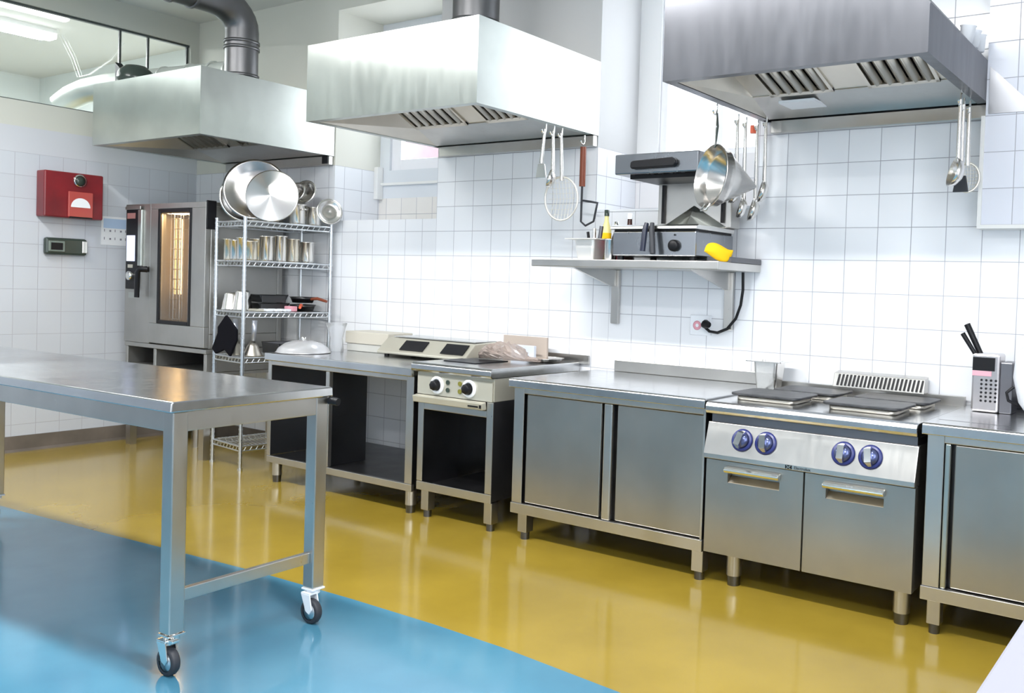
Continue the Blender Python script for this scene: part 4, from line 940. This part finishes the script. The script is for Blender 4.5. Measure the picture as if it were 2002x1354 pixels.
cone_strainer((.05, -3.35, 11.5), (.5, .80, -.12), .84, 1.55, (.1, -3.2, 13.62), 'large steel cone strainer hanging from the left rim of the right hood')
bpy.data.objects['conical_strainer']['label'] = 'large steel cone strainer hanging from the left rim of the right hood'
G = 'utensils on the left rim of the right hood'
ladle(.14, -1.85, 13.5, 2.1, .34, 'long-handled ladle just right of the cone strainer', 'ladle', grp=G)
ladle(.14, -1.3, 13.5, 2.5, .34, 'ladle with a round bowl behind the cone strainer tip', 'ladle', grp=G)
ladle(.62, -.85, 13.55, 2.0, .36, 'ladle hanging third along the left rim of the right hood', 'ladle', grp=G)
ladle(.14, -.45, 13.55, 2.5, .38, 'ladle hanging nearest the wall on the left rim of the right hood', 'ladle', grp=G)
o = MB().cyl((.0, -.5, 13.45), (.0, -.5, 13.2), .1); tag(o.build('pull_cord_knob', ORANGE), 'small red plastic tag hanging at the left back of the right hood', 'tag')
G = 'utensils at the right back corner of the right hood'
ladle(6.72, -1.9, 13.55, 1.75, .4, 'steel ladle in front at the right corner of the right hood', 'ladle', grp=G)
ladle(6.7, -1.45, 13.5, 2.0, .26, 'black-tipped turner in the bundle at the right hood corner', 'turner', RUBBER, kind='flat', grp=G, hm=POT)
ladle(6.75, -1.0, 13.5, 1.7, .36, 'thin wire whisk-like skimmer at the right hood corner', 'skimmer', kind='skim', grp=G)

# ================================================================ LEFT WALL ITEMS
t = thing('towel_dispenser', 'red paper towel dispenser on the left wall', 'dispenser', (XL, -6.2, 11.5))
X = XL
MB().box((X, -7.6, 10.45), (X+.75, -5.05, 12.5)).build('housing', RED, t, .06)
MB().box((X+.751, -6.62, 10.5), (X+.85, -5.55, 11.65)).build('window_frame', REDL, t, .03)
o = MB().prism([(-6.1+.42*math.cos(a_), 10.95+.42*math.sin(a_)) for a_ in [PI*k/16 for k in range(17)]], 0, X+.851, X+.87).build('paper', WHITE, t)
MB().lathe([(.26, 0), (.3, .03), (.24, .06)], (X+.751, -6.1, 12.15), (1, 0, 0), 28).build('lock_ring', CHROME, t)
MB().lathe([(.22, 0), (.22, .04), (0, .05)], (X+.751, -6.1, 12.15), (1, 0, 0), 28).build('lock', GREEN, t)
MB().box((X+.76, -6.55, 10.455), (X+.9, -5.6, 10.52)).build('slot', BLACK, t)
t = thing('wall_scale_display', 'dark oblong wall unit with a small screen below the red dispenser', 'display', (XL, -6.4, 9.2))
MB().box((X, -7.3, 8.78), (X+.3, -5.5, 9.55)).build('housing', GREEN, t, .1)
MB().box((X+.301, -7.2, 8.92), (X+.36, -6.5, 9.4)).build('screen_frame', mat('grey_green', (.16, .2, .18), .4), t, .03)
MB().box((X+.361, -7.1, 9.0), (X+.37, -6.6, 9.32)).build('screen', BLACK, t)
MB().box((X+.301, -5.75, 8.9), (X+.36, -5.52, 9.45)).build('bright_end', CHROME, t, .02)
t = thing('wall_calendar', 'paper sheet with a blue heading on the tiles left of the oven', 'paper', (XL, -4.0, 10))
MB().box((X+.002, -4.75, 9.35), (X+.02, -3.45, 10.7)).build('sheet', mat('faint_paper', (.72, .74, .77), .7), t)
MB().box((X+.021, -4.65, 10.15), (X+.025, -3.5, 10.6)).build('blue_heading', mat('faint_blue', (.38, .50, .68), .7), t)
rnd = random.Random(5)
PRINT = mat('print_grey', (.2, .2, .24), .7)
for row in (9.98, 9.6):
    for k in range(5):
        y = -4.62+k*.25; MB().box((X+.021, y, row), (X+.024, y+.035+.05*(k % 2 == 1), row+.12-.03*(k % 2))).build('printed_mark', PRINT, t)
